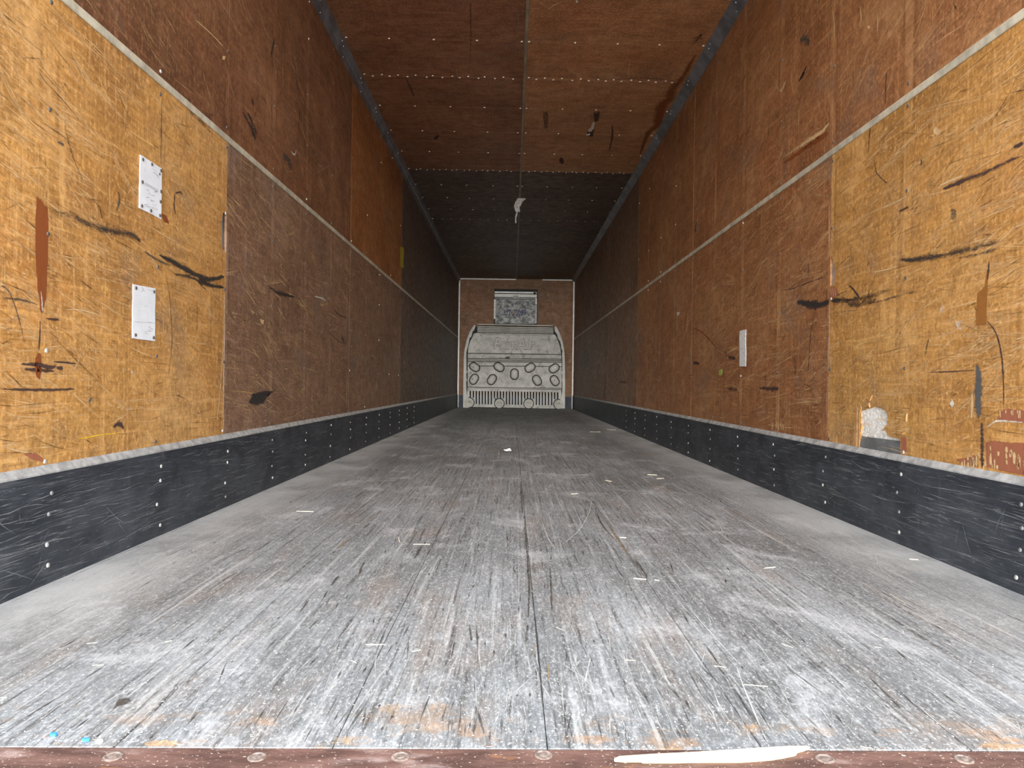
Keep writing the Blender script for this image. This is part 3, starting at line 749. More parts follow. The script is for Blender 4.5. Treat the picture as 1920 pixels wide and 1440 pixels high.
mark(WL, 'L', [(268, 470), (300, 490), (330, 500)], .012, M['rubber_soft'])
mark(WL, 'L', [(502, 536), (522, 549), (553, 557)], .028, M['rubber'], fades=(.6, .9))
blot(WL, 'L', [(462, 752), (468, 740), (482, 733), (500, 731), (514, 733), (503, 745), (497, 757), (482, 763), (467, 762)], M['rubber'], 'oily_stain', .75, 1.2)
mark(WL, 'L', [(500, 742), (512, 733), (520, 730)], .02, M['rubber'], fades=(.8, .3))
mark(WL, 'L', [(38, 683), (70, 684), (95, 689), (104, 686)], .014, M['smudge'])
mark(WL, 'L', [(45, 692), (75, 694), (102, 696)], .012, M['smudge'])
mark(WL, 'L', [(100, 678), (125, 680), (142, 682)], .007, M['smudge'])
mark(WL, 'L', [(105, 690), (118, 690)], .012, M['smudge'])
mark(WL, 'L', [(0, 729), (50, 731), (100, 731), (141, 729)], .009, M['smudge'])
mark(WL, 'L', [(0, 535), (15, 545), (28, 575), (38, 610), (46, 645)], .008, M['rubber_soft'])
mark(WL, 'L', [(0, 558), (40, 562), (72, 572)], .010, M['rubber_soft'])
mark(WL, 'L', [(85, 597), (112, 600)], .008, M['smudge'])
mark(WL, 'L', [(328, 362), (326, 385), (329, 402)], .010, M['smudge'])
mark(WL, 'L', [(328, 362), (338, 360), (342, 366)], .008, M['smudge'])
mark(WL, 'L', [(118, 110), (122, 170), (122, 235), (135, 290), (158, 345)], .012, M['rubber_soft'], fades=(.5, .9))
mark(WL, 'L', [(310, 510), (318, 560), (322, 640), (315, 710)], .005, M['smudge'], 'crack')
mark(WL, 'L', [(369, 560), (369, 600), (368, 628)], .004, M['smudge'], 'crack')
mark(WL, 'L', [(220, 358), (224, 372), (218, 398)], .012, M['rubber_soft'])
mark(WL, 'L', [(186, 390), (192, 412)], .008, M['smudge'])
mark(WL, 'L', [(106, 265), (120, 271)], .014, M['rubber_soft'])
mark(WL, 'L', [(145, 823), (170, 819), (190, 815), (230, 811)], .006, M['crayon'], 'crayon_line')
blot(WL, 'L', [(40, 850), (62, 846), (80, 858), (86, 868), (60, 862)], M['redply'], fade=.9)
mark(WL, 'L', [(7, 838), (40, 847), (65, 850)], .005, M['pale'], 'bare_sliver')
mark(WL, 'L', [(282, 712), (280, 745), (278, 778)], .008, M['pale'], 'bare_sliver')
mark(WL, 'L', [(419, 610), (416, 680), (412, 735), (406, 792)], .022, M['pale'], 'chipped_edge', fades=(.6, 1))
mark(WL, 'L', [(420, 540), (420, 640), (419, 720), (418, 810)], .012, M['chalk'], 'chipped_edge')
mark(WL, 'L', [(422, 392), (422, 440), (421, 475)], .008, M['chalk'], 'chipped_edge', lift=.002)
mark(WL, 'L', [(246, 693), (248, 702)], .014, M['chalk'], 'bare_sliver')
mark(WL, 'L', [(230, 690), (231, 700)], .010, M['chalk'], 'bare_sliver')
blot(WL, 'L', [(235, 762), (250, 760), (250, 772), (236, 774)], M['chalk'], 'pale_patch', .5)
mark(WL, 'L', [(212, 800), (222, 795), (232, 803)], .02, M['smudge'])
mark(WL, 'L', [(166, 755), (172, 745)], .010, M['grey_rub'])
mark(WL, 'L', [(123, 580), (155, 582), (190, 592)], .005, M['pale'], 'bare_sliver')
mark(WL, 'L', [(160, 610), (152, 660), (135, 695), (95, 712)], .006, M['pale'], 'bare_sliver', fades=(.6, .8))
mark(WL, 'L', [(130, 830), (140, 790)], .01, M['chalk'], 'bare_sliver', fades=(.7, .2))
mark(WL, 'L', [(300, 330), (302, 420)], .004, M['smudge'], 'crack')
mark(WL, 'L', [(303, 180), (302, 250), (301, 312)], .006, M['smudge'], 'crack')
blot(WL, 'L', [(300, 398), (312, 405), (318, 420), (308, 418)], M['torn'], fade=.9)
mark(WL, 'L', [(300, 410), (305, 440), (312, 470)], .010, M['pale'], 'bare_sliver', fades=(.8, .4))
# further in, left
mark(WL, 'L', [(588, 555), (605, 560), (610, 566)], .022, M['chalk'], 'bare_sliver')
mark(WL, 'L', [(650, 695), (650, 730), (649, 762)], .016, M['pale'], 'bare_sliver')
blot(WL, 'L', [(486, 597), (495, 600), (494, 610), (489, 606)], M['pale'], 'bare_sliver')
mark(WL, 'L', [(705, 715), (706, 726), (705, 734)], .028, M['chalk'], 'bare_sliver')
mark(WL, 'L', [(562, 775), (564, 786)], .02, M['pale'], 'bare_sliver')
mark(WL, 'L', [(645, 640), (640, 632)], .035, M['smudge'])
mark(WL, 'L', [(620, 572), (635, 590), (652, 596)], .010, M['smudge'], 'crack')
mark(WL, 'L', [(612, 618), (622, 628), (635, 640), (650, 645)], .008, M['smudge'], 'crack')
for x, y0, y1, w in ((472, 620, 705, .09), (594, 700, 765, .07), (585, 660, 700, .05), (468, 560, 610, .06), (560, 760, 790, .05), (470, 430, 500, .09), (505, 410, 470, .07)):
    mark(WL, 'L', [(x, y0), (x + 2, (y0 + y1) / 2), (x - 1, y1)], w, M['dust'], 'dusty_streak', fades=(.35, .5))
mark(WL, 'L', [(454, 208), (466, 230), (474, 246), (479, 262)], .045, M['rubber'], fades=(.5, .9))
mark(WL, 'L', [(464, 212), (474, 232), (481, 252)], .03, M['rubber'], fades=(.9, .7))
mark(WL, 'L', [(515, 70), (511, 90), (507, 110)], .035, M['rubber'], fades=(.8, .5))
mark(WL, 'L', [(552, 112), (556, 145), (561, 180)], .012, M['smudge'])
mark(WL, 'L', [(562, 205), (560, 230), (559, 250)], .022, M['rubber'], fades=(.8, .4))
mark(WL, 'L', [(471, 183), (476, 198)], .022, M['rubber'])
mark(WL, 'L', [(565, 88), (571, 102)], .02, M['rubber'], fades=(.5, .9))
mark(WL, 'L', [(613, 218), (618, 236)], .022, M['rubber_soft'])
mark(WL, 'L', [(530, 290), (540, 300), (548, 318)], .06, M['rubber_soft'])
mark(WL, 'L', [(365, 36), (392, 60), (420, 88)], .006, M['pale'], 'bare_sliver')
blot(WL, 'L', [(416, 105), (424, 104), (421, 113), (417, 112)], M['pale'], 'bare_sliver')
mark(WL, 'L', [(545, 283), (552, 290), (556, 280)], .02, M['chalk'], 'bare_sliver')
blot(WL, 'L', [(592, 300), (601, 308), (606, 317), (600, 315)], M['chalk'], 'bare_sliver', .5)
blot(WL, 'L', [(310, 150), (345, 175), (380, 235), (410, 215), (400, 260), (340, 200)], M['smudge'], 'stain', .42, 3)
# --- right wall
mark(WR, 'R', [(1494, 566), (1515, 570), (1535, 572), (1556, 565)], 0.041, M['rubber'], fades=(1, 1))
mark(WR, 'R', [(1557, 564), (1580, 563), (1600, 570), (1622, 569), (1645, 561)], 0.035, M['rubber'], fades=(.9, .5))
mark(WR, 'R', [(1585, 563), (1615, 560), (1645, 552), (1676, 541)], 0.032, M['rubber'], fades=(.9, .4))
mark(WR, 'R', [(1625, 570), (1660, 562), (1700, 550), (1720, 546)], .016, M['rubber_soft'], fades=(.9, .6))
mark(WR, 'R', [(1592, 535), (1600, 542), (1606, 550), (1613, 561)], .013, M['rubber'])
mark(WR, 'R', [(1565, 556), (1580, 549), (1598, 544)], .016, M['rubber_soft'], fades=(.9, .5))
mark(WR, 'R', [(1686, 487), (1740, 484), (1790, 473), (1845, 461), (1880, 450)], 0.032, M['rubber'], fades=(.9, .35))
mark(WR, 'R', [(1795, 484), (1830, 477), (1880, 465)], .018, M['rubber_soft'], fades=(.9, .6))
mark(WR, 'R', [(1768, 354), (1785, 348), (1810, 337), (1855, 320), (1895, 300), (1920, 292)], .020, M['smudge'], fades=(1, .6))
mark(WR, 'R', [(1900, 276), (1920, 268)], .014, M['smudge'])
mark(WR, 'R', [(1762, 348), (1780, 340), (1808, 328)], .012, M['pale'], 'bare_sliver')
mark(WR, 'R', [(1466, 297), (1490, 281), (1515, 264), (1540, 248), (1556, 230)], .035, M['pale'], 'bare_sliver', fades=(.5, 1))
mark(WR, 'R', [(1470, 305), (1500, 285), (1530, 264), (1553, 250)], .025, M['torn'], fades=(.5, .8))
mark(WR, 'R', [(1455, 160), (1465, 170), (1475, 148)], .04, M['pale'], 'bare_sliver', fades=(.5, .7))
mark(WR, 'R', [(1498, 153), (1505, 140), (1513, 123)], .018, M['rubber'])
mark(WR, 'R', [(1500, 148), (1510, 135)], .02, M['rubber'])
mark(WR, 'R', [(1393, 155), (1400, 132)], .02, M['rubber'], fades=(.9, .5))
mark(WR, 'R', [(1500, 75), (1510, 72), (1518, 84)], .06, M['rubber_soft'])
mark(WR, 'R', [(1415, 115), (1425, 100), (1437, 88)], .03, M['chalk'], 'bare_sliver', fades=(.5, .5))
mark(WR, 'R', [(1562, 20), (1565, 50), (1563, 88)], .008, M['pale'], 'bare_sliver')
mark(WR, 'R', [(1645, 25), (1646, 45), (1645, 64)], .008, M['pale'], 'bare_sliver')
mark(WR, 'R', [(1613, 10), (1615, 35), (1612, 52)], .008, M['pale'], 'bare_sliver')
mark(WR, 'R', [(1499, 205), (1498, 225), (1497, 250)], .010, M['pale'], 'bare_sliver')
blot(WR, 'R', oval(1629, 51, 3, 4), M['pale'], 'bare_sliver')
mark(WR, 'R', [(1663, 135), (1661, 160), (1660, 198)], .007, M['rubber'])
mark(WR, 'R', [(1632, 238), (1630, 262), (1628, 290)], .012, M['rubber'], fades=(.9, .5))
mark(WR, 'R', [(1640, 300), (1645, 325), (1665, 345)], .006, M['smudge'])
mark(WR, 'R', [(1625, 402), (1660, 388), (1690, 374), (1703, 366)], .010, M['pale'], 'bare_sliver', fades=(.6, 1))
for dx in (0, 4, 8): mark(WR, 'R', [(1702 + dx, 370), (1704 + dx, 350)], .006, M['pale'], 'bare_sliver')
mark(WR, 'R', [(1685, 397), (1705, 387)], .010, M['smudge'])
blot(WR, 'R', oval(1756, 246, 8, 9, 8), M['pale'], 'bare_sliver', .8, 2.5)
mark(WR, 'R', [(1727, 310), (1729, 300)], .010, M['rubber'])
blot(WR, 'R', oval(1788, 402, 8, 14, 8), M['rubber_soft'], 'smudge_mark', .7, 2)
blot(WR, 'R', [(1833, 549), (1846, 538), (1853, 500), (1854, 502), (1852, 560), (1850, 612), (1829, 614), (1830, 580)], M['amber'])
mark(WR, 'R', [(1855, 490), (1854, 505), (1852, 525)], .009, M['smudge'], 'crack')
mark(WR, 'R', [(1832, 683), (1836, 710), (1834, 745), (1836, 784)], .036, M['grey_rub'], fades=(.8, 1))
mark(WR, 'R', [(1824, 735), (1823, 760), (1822, 786)], .018, M['pale'], 'bare_sliver')
mark(WR, 'R', [(1841, 790), (1842, 830), (1842, 880)], .024, M['smudge'], fades=(.8, .8))
blot(WR, 'R', [(1845, 826), (1880, 826), (1925, 828), (1925, 896), (1885, 886), (1848, 878)], M['redply'], fade=1, amp=1.5)
blot(WR, 'R', [(1872, 772), (1890, 765), (1925, 768), (1925, 796), (1868, 790)], M['redply'], fade=.9, amp=2)
blot(WR, 'R', [(1790, 862), (1835, 852), (1838, 878), (1800, 868)], M['redply'], fade=.6, amp=2)
for k in range(26):
    x = random.uniform(1800, 1918); y = random.uniform(835, 872) if x > 1840 else random.uniform(848, 868); h = random.uniform(8, 26)
    mark(WR, 'R', [(x, y), (x + random.uniform(-1, 1), y + h)], random.uniform(.006, .016), M['pale'], 'bare_sliver', lift=.0014)
for k in range(7):
    x = random.uniform(1872, 1918); mark(WR, 'R', [(x, 768), (x, 768 + random.uniform(8, 20))], .007, M['pale'], 'bare_sliver', lift=.0014)
mark(WR, 'R', [(1850, 803), (1868, 790), (1890, 790), (1920, 792)], .009, M['chalk'], 'bare_sliver', lift=.0014)
blot(WR, 'R', [(1788, 603), (1806, 596), (1801, 612), (1806, 622), (1795, 618)], M['chalk'], 'pale_patch', .7)
blot(WR, 'R', [(1785, 746), (1791, 757), (1786, 768), (1780, 757)], M['chalk'], 'pale_patch', .95)
blot(WR, 'R', oval(1767, 580, 4, 9), M['chalk'], 'pale_patch', .6)
blot(WR, 'R', oval(1805, 545, 9, 12), M['chalk'], 'pale_patch', .4)
mark(WR, 'R', [(1850, 600), (1868, 625), (1878, 665), (1882, 720), (1882, 765)], .008, M['smudge'])
mark(WR, 'R', [(1703, 598), (1690, 620), (1680, 645), (1677, 675)], .014, M['rubber_soft'], fades=(.8, .6))
mark(WR, 'R', [(1743, 632), (1738, 650), (1735, 668)], .008, M['rubber'], fades=(.8, .5))
mark(WR, 'R', [(1760, 655), (1762, 690), (1764, 735)], .02, M['rubber_soft'], fades=(.5, .4))
mark(WR, 'R', [(1735, 698), (1780, 697), (1830, 694)], .004, M['smudge'], 'crack')
mark(WR, 'R', [(1518, 665), (1515, 700)], .008, M['smudge'], 'crack')
mark(WR, 'R', [(1530, 575), (1520, 630), (1516, 700)], .006, M['smudge'], 'crack')
mark(WR, 'R', [(1517, 490), (1515, 520)], .018, M['rubber_soft'])
mark(WR, 'R', [(1490, 668), (1492, 705)], .02, M['rubber'], fades=(.6, .7))
mark(WR, 'R', [(1556, 565), (1555, 620), (1554, 700), (1552, 820)], .014, M['chalk'], 'chipped_edge', fades=(1, .6))
mark(WR, 'R', [(1555, 380), (1555, 430), (1555, 480)], .010, M['pale'], 'chipped_edge')
mark(WR, 'R', [(1558, 650), (1557, 700), (1556, 740)], .030, M['chalk'], 'chipped_edge', fades=(.6, .4))
blot(WR, 'R', [(1556, 537), (1567, 537), (1572, 552), (1564, 560), (1556, 562)], M['redply'], fade=1, lift=.0013)
for dx in (0, 4, 8): mark(WR, 'R', [(1558 + dx, 538), (1560 + dx, 556)], .007, M['pale'], 'bare_sliver', lift=.0018)
mark(WR, 'R', [(1464, 545), (1490, 540), (1520, 528), (1552, 518)], .006, M['smudge'], 'crack')
mark(WR, 'R', [(1632, 511), (1660, 506), (1685, 498)], .007, M['pale'], 'bare_sliver')
# splintered edges round the hole
ch = MB()
for x, y0, y1, w in ((1611, 756, 850, 4), (1607, 760, 846, 3), (1604, 800, 836, 4), (1606, 826, 838, 5), (1614, 758, 775, 4), (1601, 815, 842, 2)):
    p = [(x - w / 2, y0), (x + w / 2, y0 + 4), (x + w / 2 - 1, y1 - 5), (x - w / 2 + 1, y1)]
    ch.prism([onR(*q) + Vector((-.0005, 0, 0)) for q in p], (-.0012 - random.random() * .0018, 0, 0))
for a, b, w in (((1630, 752), (1637, 741), 3), ((1620, 754), (1632, 753), 2), ((1628, 756), (1632, 764), 6), ((1683, 812), (1692, 815), 2), ((1692, 815), (1697, 810), 2), ((1699, 790), (1702, 775), 2.5), ((1650, 762), (1658, 758), 2)):
    d = Vector((b[0] - a[0], b[1] - a[1])).normalized(); nx = (-d.y * w / 2, d.x * w / 2)
    ch.prism([onR(a[0] + nx[0], a[1] + nx[1]), onR(a[0] - nx[0], a[1] - nx[1]), onR(*b)], (-.004, 0, 0))
ch.build('splintered_edge', M['chipwood'], WR, 'stuff', 'pale splinters round the broken hole')
blot(WR, 'R', [(1690, 818), (1700, 818), (1702, 848), (1690, 846)], M['redply'], fade=.9)
for k in range(12):
    x = random.uniform(1665, 1700); y = random.uniform(768, 812); mark(WR, 'R', [(x, y), (x + random.uniform(6, 18), y + .5)], .004, M['pale'], 'bare_sliver')
# further in, right
mark(WR, 'R', [(1271, 584), (1270, 600), (1269, 621)], .025, M['chalk'], 'bare_sliver', fades=(1, .7))
blot(WR, 'R', [(1268, 584), (1276, 584), (1273, 592), (1269, 592)], M['chalk'], 'bare_sliver')
mark(WR, 'R', [(1286, 590), (1284, 612), (1284, 627)], .018, M['torn'])
mark(WR, 'R', [(1291, 575), (1289, 600), (1287, 622)], .018, M['pale'], 'bare_sliver', fades=(.8, .7))
mark(WR, 'R', [(1310, 400), (1307, 418), (1306, 438)], .03, M['chalk'], 'bare_sliver', fades=(.6, .9))
mark(WR, 'R', [(1307, 415), (1304, 437)], .06, M['smudge'], lift=.0005)
mark(WR, 'R', [(1338, 360), (1345, 350), (1348, 335)], .02, M['chalk'], 'bare_sliver', fades=(.5, .7))
mark(WR, 'R', [(1293, 612), (1315, 622), (1335, 642), (1345, 655)], .009, M['torn'], 'crack')
mark(WR, 'R', [(1365, 670), (1380, 672)], .03, M['smudge'])
mark(WR, 'R', [(1361, 655), (1362, 672)], .025, M['smudge'])
mark(WR, 'R', [(1362, 663), (1385, 650)], .01, M['pale'], 'bare_sliver')
mark(WR, 'R', [(1422, 727), (1440, 729), (1461, 729)], .03, M['smudge'], fades=(.6, 1))
mark(WR, 'R', [(1365, 728), (1385, 731)], .045, M['smudge'], fades=(.7, .6))
mark(WR, 'R', [(1300, 680), (1312, 682)], .03, M['smudge'])
mark(WR, 'R', [(1135, 700), (1134, 725), (1134, 748)], .08, M['smudge'], fades=(.7, .9))
mark(WR, 'R', [(1091, 700), (1091, 735)], .1, M['smudge'], fades=(.5, .7))
mark(WR, 'R', [(1162, 716), (1176, 717)], .05, M['smudge'], fades=(.6, .6))
for x, y0, y1 in ((1337, 680, 690), (1294, 740, 775), (1211, 750, 760), (1335, 770, 788), (1195, 620, 640), (1457, 690, 700), (1460, 755, 775)):
    mark(WR, 'R', [(x, y0), (x, y1)], .02, M['chalk'], 'bare_sliver', fades=(.7, .7))
for x in (1448, 1456, 1460, 1464, 1468): mark(WR, 'R', [(x, 805 - random.uniform(8, 22)), (x + 1, 808)], .014, M['pale'], 'bare_sliver')
for x, y0, y1, w in ((1455, 560, 700, .05), (1385, 560, 640, .05), (1455, 300, 480, .05), (1382, 330, 450, .04), (1295, 300, 470, .035), (1262, 640, 780, .06), (1190, 600, 680, .09), (1350, 720, 790, .05), (1170, 590, 640, .08)):
    mark(WR, 'R', [(x, y0), (x + 1, (y0 + y1) / 2), (x - 1, y1)], w, M['dust'], 'dusty_streak', fades=(.3, .4))
# --- ceiling
blot(ceil, 'C', [(1112, 228), (1116, 226), (1115, 238), (1110, 247), (1103, 249), (1101, 244), (1108, 238)], M['chalk'], 'torn_patch', 1.6, .8)
blot(ceil, 'C', [(1098, 250), (1106, 250), (1104, 255), (1099, 255)], M['chalk'], 'torn_patch', 1.6, .5)
blot(ceil, 'C', [(1112, 210), (1126, 208), (1124, 225), (1117, 232), (1113, 224)], M['smudge'], 'stain', .8, 1)
blot(ceil, 'C', [(1099, 247), (1117, 240), (1112, 257), (1100, 258)], M['smudge'], 'stain', .7, 1, lift=.0004)
blot(ceil, 'C', [(1017, 205), (1030, 205), (1028, 245), (1019, 245)], M['smudge'], 'stain', .5, 1)
blot(ceil, 'C', [(1079, 0), (1084, 0), (1083, 6), (1080, 5)], M['chalk'], 'torn_patch', 1.4, .4)
mark(ceil, 'C', [(1001, 145), (1008, 118), (1018, 103), (1040, 97), (1060, 107), (1085, 128)], .008, M['pale'], 'bare_sliver', fades=(.9, .3))
mark(ceil, 'C', [(1182, 108), (1179, 130), (1178, 150)], .008, M['pale'], 'bare_sliver')
mark(ceil, 'C', [(1025, 18), (1042, 8), (1055, 2)], .012, M['pale'], 'bare_sliver')
mark(ceil, 'C', [(1015, 8), (1013, 3)], .012, M['pale'], 'bare_sliver')
mark(ceil, 'C', [(1042, 112), (1038, 143)], .006, M['pale'], 'bare_sliver', fades=(.4, .7))
mark(ceil, 'C', [(853, 110), (857, 143)], .010, M['pale'], 'bare_sliver', fades=(.3, .8))
mark(ceil, 'C', [(919, 150), (921, 175)], .014, M['pale'], 'bare_sliver', fades=(.7, .3))
mark(ceil, 'C', [(1216, 162), (1208, 182)], .010, M['pale'], 'bare_sliver', fades=(.7, .7))
mark(ceil, 'C', [(1066, 326), (1069, 316)], .016, M['pale'], 'bare_sliver')
mark(ceil, 'C', [(760, 145), (770, 165), (776, 181)], .014, M['smudge'])
mark(ceil, 'C', [(882, 0), (883, 60), (881, 140)], .02, M['smudge'], fades=(.6, .4))
blot(ceil, 'C', [(815, 255), (825, 250), (820, 262), (813, 262)], M['smudge'], 'stain', .8, 1)
mark(ceil, 'C', [(1110, 150), (1170, 148), (1212, 146), (1270, 152)], .05, M['smudge'], 'stain', fades=(.5, .5))
mark(ceil, 'C', [(1093, 66), (1140, 64), (1200, 66), (1255, 68)], .05, M['smudge'], 'stain', fades=(.4, .4))
mark(ceil, 'C', [(1298, 85), (1318, 62)], .06, M['smudge'], 'stain', fades=(.4, .7))
mark(ceil, 'C', [(1148, 233), (1148, 255), (1142, 285)], .02, M['smudge'], 'stain')
mark(ceil, 'C', [(1052, 295), (1054, 308)], .05, M['smudge'], 'stain')
mark(ceil, 'C', [(990, 201), (1100, 200), (1140, 202)], .03, M['smudge'], 'stain', fades=(.3, .6))
mark(ceil, 'C', [(1305, 100), (1280, 145), (1262, 165), (1255, 185), (1240, 200), (1232, 235), (1215, 250), (1200, 290)], .10, M['torn'], 'water_stain', fades=(.35, .45))
mark(ceil, 'C', [(690, 150), (760, 146), (860, 147), (975, 150)], .04, M['smudge'], 'stain', fades=(.6, .4))

# --- random fine scratches: one mesh of stuff per surface
def scratches(parent, side, n, mat, name, ymax, zr, slope, length, width, fade, seed, y0=None, clump=0):
    rnd = random.Random(seed); mb = MB(); X = XL if side == 'L' else XR; nrm = SIDE[side][1]; off = 0
    ya = (1.65 if side == 'L' else 1.85) if y0 is None else y0
    for k in range(n):
        y = ya + (ymax - ya) * rnd.random() ** 1.8; z = rnd.uniform(*zr)
        a = rnd.gauss(*slope); L = rnd.uniform(*length) * (rnd.random() ** 1.5 + .15)
        m = 1 + (rnd.randint(1, 4) if rnd.random() < clump else 0)
        for j in range(m):
            dz = rnd.gauss(0, .012) if j else 0; dy = rnd.gauss(0, .05) if j else 0
            p = Vector((X, y + dy, z + dz)); q = p + Vector((0, math.cos(a) * L, math.sin(a) * L))
            if not (zr[0] < q.z < zr[1]): continue
            mb.streak(p, q, rnd.uniform(*width), nrm, rnd.uniform(*fade), .0005, rnd.gauss(0, .012) * L)
    return mb.build(name, mat, parent, 'stuff')
for root, side, sd in ((WL, 'L', 1), (WR, 'R', 2)):
    scratches(root, side, 1900, M['scr_wood'], 'pale_scratches', 9, (.31, 1.48), (-.28 if side == 'L' else -.24, .22), (.05, .55), (.0012, .0045), (.12, .75), sd, None, .45)
    scratches(root, side, 900, M['scr_wood'], 'pale_scratches', 9, (1.53, 2.67), (-.5, .3), (.08, .6), (.0012, .0045), (.06, .45), sd + 10, None, .35)
    scratches(root, side, 800, M['scr_dark'], 'dark_scratches', 9, (.31, 1.48), (-.15, .25), (.06, .4), (.0015, .005), (.1, .5), sd + 20)
    scratches(root, side, 420, M['scr_wood'], 'upright_scratches', 9, (.31, 1.48), (1.57, .08), (.04, .35), (.0015, .006), (.08, .5), sd + 30)
    scratches(root, side, 300, M['scr_wood'], 'upright_scratches', 8, (1.53, 2.67), (1.57, .06), (.06, .45), (.002, .006), (.05, .35), sd + 40)
    scratches(root, side, 160, M['scr_dark'], 'dark_scratches', 9, (1.53, 2.67), (1.2, .5), (.05, .25), (.003, .009), (.15, .6), sd + 50)
for nm, X, sg, sd in (('baseboard_left', XL, 1, 5), ('baseboard_right', XR, -1, 6)):
    rnd = random.Random(sd); mb = MB(); nr = Vector((sg, 0, 0)); x = X + sg * .014
    for k in range(900):
        y = 1.5 + 7.5 * rnd.random() ** 2; z = rnd.uniform(.004, .27); L = rnd.uniform(.03, .45) * rnd.random()
        a = rnd.gauss(0, .06) if rnd.random() < .82 else rnd.gauss(0, .9)
        q = Vector((x, y + math.cos(a) * L, z + math.sin(a) * L))
        if .002 < q.z < .275: mb.streak((x, y, z), q, rnd.uniform(.0007, .0022), nr, rnd.uniform(.08, .6), .0004, rnd.gauss(0, .03) * L)
    mb.build('pale_scratches', M['scr_grey'], bpy.data.objects[nm], 'stuff')
# --- floor wear
UP = Vector((0, 0, 1))
rnd = random.Random(3); lt = MB(); dk = MB(); fl = MB()
for k in range(2600):
    y = 1.05 + 7 * rnd.random() ** 2.2; x = max(XL + .03, min(XR - .03, rnd.gauss(.1, .62))); L = rnd.uniform(.02, .5) * rnd.random()
    a = rnd.gauss(0, .10) if rnd.random() < .9 else rnd.gauss(0, .8)
    q = Vector((x + math.sin(a) * L, y + math.cos(a) * L, 0))
    if XL + .02 < q.x < XR - .02 and y > rear(x) + .004: lt.streak((x, y, 0), q, rnd.uniform(.0006, .0026), UP, rnd.uniform(.08, .6), .0005, rnd.gauss(0, .02) * L)
for k in range(1500):
    y = 1.06 + 5 * rnd.random() ** 1.8; x = max(XL + .03, min(XR - .03, rnd.gauss(.1, .6))); L = rnd.uniform(.02, .25) * rnd.random()
    a = rnd.gauss(0, .08); q = Vector((x + math.sin(a) * L, y + math.cos(a) * L, 0))
    if XL + .02 < q.x < XR - .02 and y > rear(x) + .004: dk.streak((x, y, 0), q, rnd.uniform(.001, .005), UP, rnd.uniform(.15, .75), .0004, 0)
for k in range(2600):
    y = 1.06 + 3.2 * rnd.random() ** 2.6; x = rnd.uniform(-1.1, 1.25)
    if y < rear(x) + .003: y = rear(x) + .003
    r = rnd.uniform(.0006, .0017); t = rnd.uniform(0, 3); c = Vector((x, y, .0006)); e1 = Vector((math.cos(t), math.sin(t), 0)) * r * rnd.uniform(1, 2.4); e2 = Vector((-math.sin(t), math.cos(t), 0)) * r
    fl.add([c - e1, c - e2, c + e1, c + e2], [(0, 1, 2, 3)])
lt.build('pale_scratches', M['scr_floor'], floor, 'stuff'); dk.build('dark_gouges', M['scr_floor_dark'], floor, 'stuff'); fl.build('white_flecks', M['fleck'], floor, 'stuff')
for pts, w in (([(983, 960), (986, 1010), (990, 1060), (992, 1110), (990, 1165)], .014), ([(1003, 1150), (1008, 1200), (1013, 1260), (1018, 1340)], .007), ([(1031, 1060), (1033, 1100), (1035, 1150)], .011), ([(976, 900), (978, 940), (980, 965)], .012), ([(990, 1170), (985, 1210)], .012), ([(672, 1080), (684, 1050)], .014), ([(620, 1100), (636, 1078)], .014), ([(775, 1050), (790, 1025)], .016), ([(560, 1150), (580, 1125)], .012), ([(1115, 950), (1130, 985), (1160, 1020)], .010), ([(1190, 1050), (1215, 1085)], .014), ([(1630, 1270), (1665, 1305), (1690, 1330)], .010), ([(880, 1170), (884, 1205)], .012)):
    mark(floor, 'F', pts, w * .75, M['gouge'], 'gouge')
for pts, w in (([(1002, 1205), (1000, 1220), (997, 1232)], .010), ([(1027, 1243), (1029, 1262), (1027, 1280)], .010), ([(985, 985), (980, 1000)], .012), ([(1140, 985), (1160, 1015), (1175, 1040)], .016), ([(630, 1030), (655, 1010)], .02)):
    mark(floor, 'F', pts, w * .7, M['ochre'], 'bare_wood_spot')
blot(floor, 'F', [(205, 1332), (222, 1310), (245, 1306), (248, 1314), (228, 1326)], M['gouge'], 'rust_spot', .9, 2)
blot(floor, 'F', [(1508, 1238), (1550, 1240), (1556, 1252), (1522, 1258), (1510, 1250)], M['gouge'], 'dark_spot', .6, 2)
for x, y, a, b in ((655, 1390, 55, 12), (1880, 1400, 60, 7), (740, 1330, 40, 14), (300, 1395, 40, 8), (820, 1330, 30, 14), (1405, 1370, 30, 14)):
    blot(floor, 'F', oval(x, y, a, b, 9), M['rustmark'], 'rust_bloom', .55 if b > 10 else .8, 3)
for pts, w, f in (([(340, 1150), (270, 1240), (180, 1320), (100, 1385)], .045, .55), ([(130, 1370), (60, 1395)], .03, .5), ([(985, 1190), (1000, 1250), (1012, 1380)], .05, .35), ([(1300, 1000), (1340, 1010)], .01, .6)):
    mark(floor, 'F', pts, w, M['dust'], 'dust_streak', fades=(f, f))
for pts, w in (([(1583, 984), (1625, 1015), (1641, 1040), (1648, 1062), (1668, 1080), (1700, 1102)], .005), ([(1110, 930), (1105, 960), (1085, 995), (1048, 1026)], .006), ([(1482, 973), (1520, 1010), (1570, 1040)], .003), ([(1330, 950), (1350, 985), (1356, 1005)], .004), ([(1014, 972), (1028, 1010), (1043, 1030)], .005), ([(888, 1020), (910, 1005), (920, 1000)], .004), ([(1380, 1247), (1395, 1290), (1420, 1350), (1438, 1392)], .004), ([(1291, 1140), (1340, 1195), (1390, 1250)], .004), ([(1040, 1175), (1060, 1185)], .006), ([(1095, 1285), (1108, 1230)], .005)):
    mark(floor, 'F', pts, w, M['dust'], 'curved_scratch', fades=(1.4, 1.2))

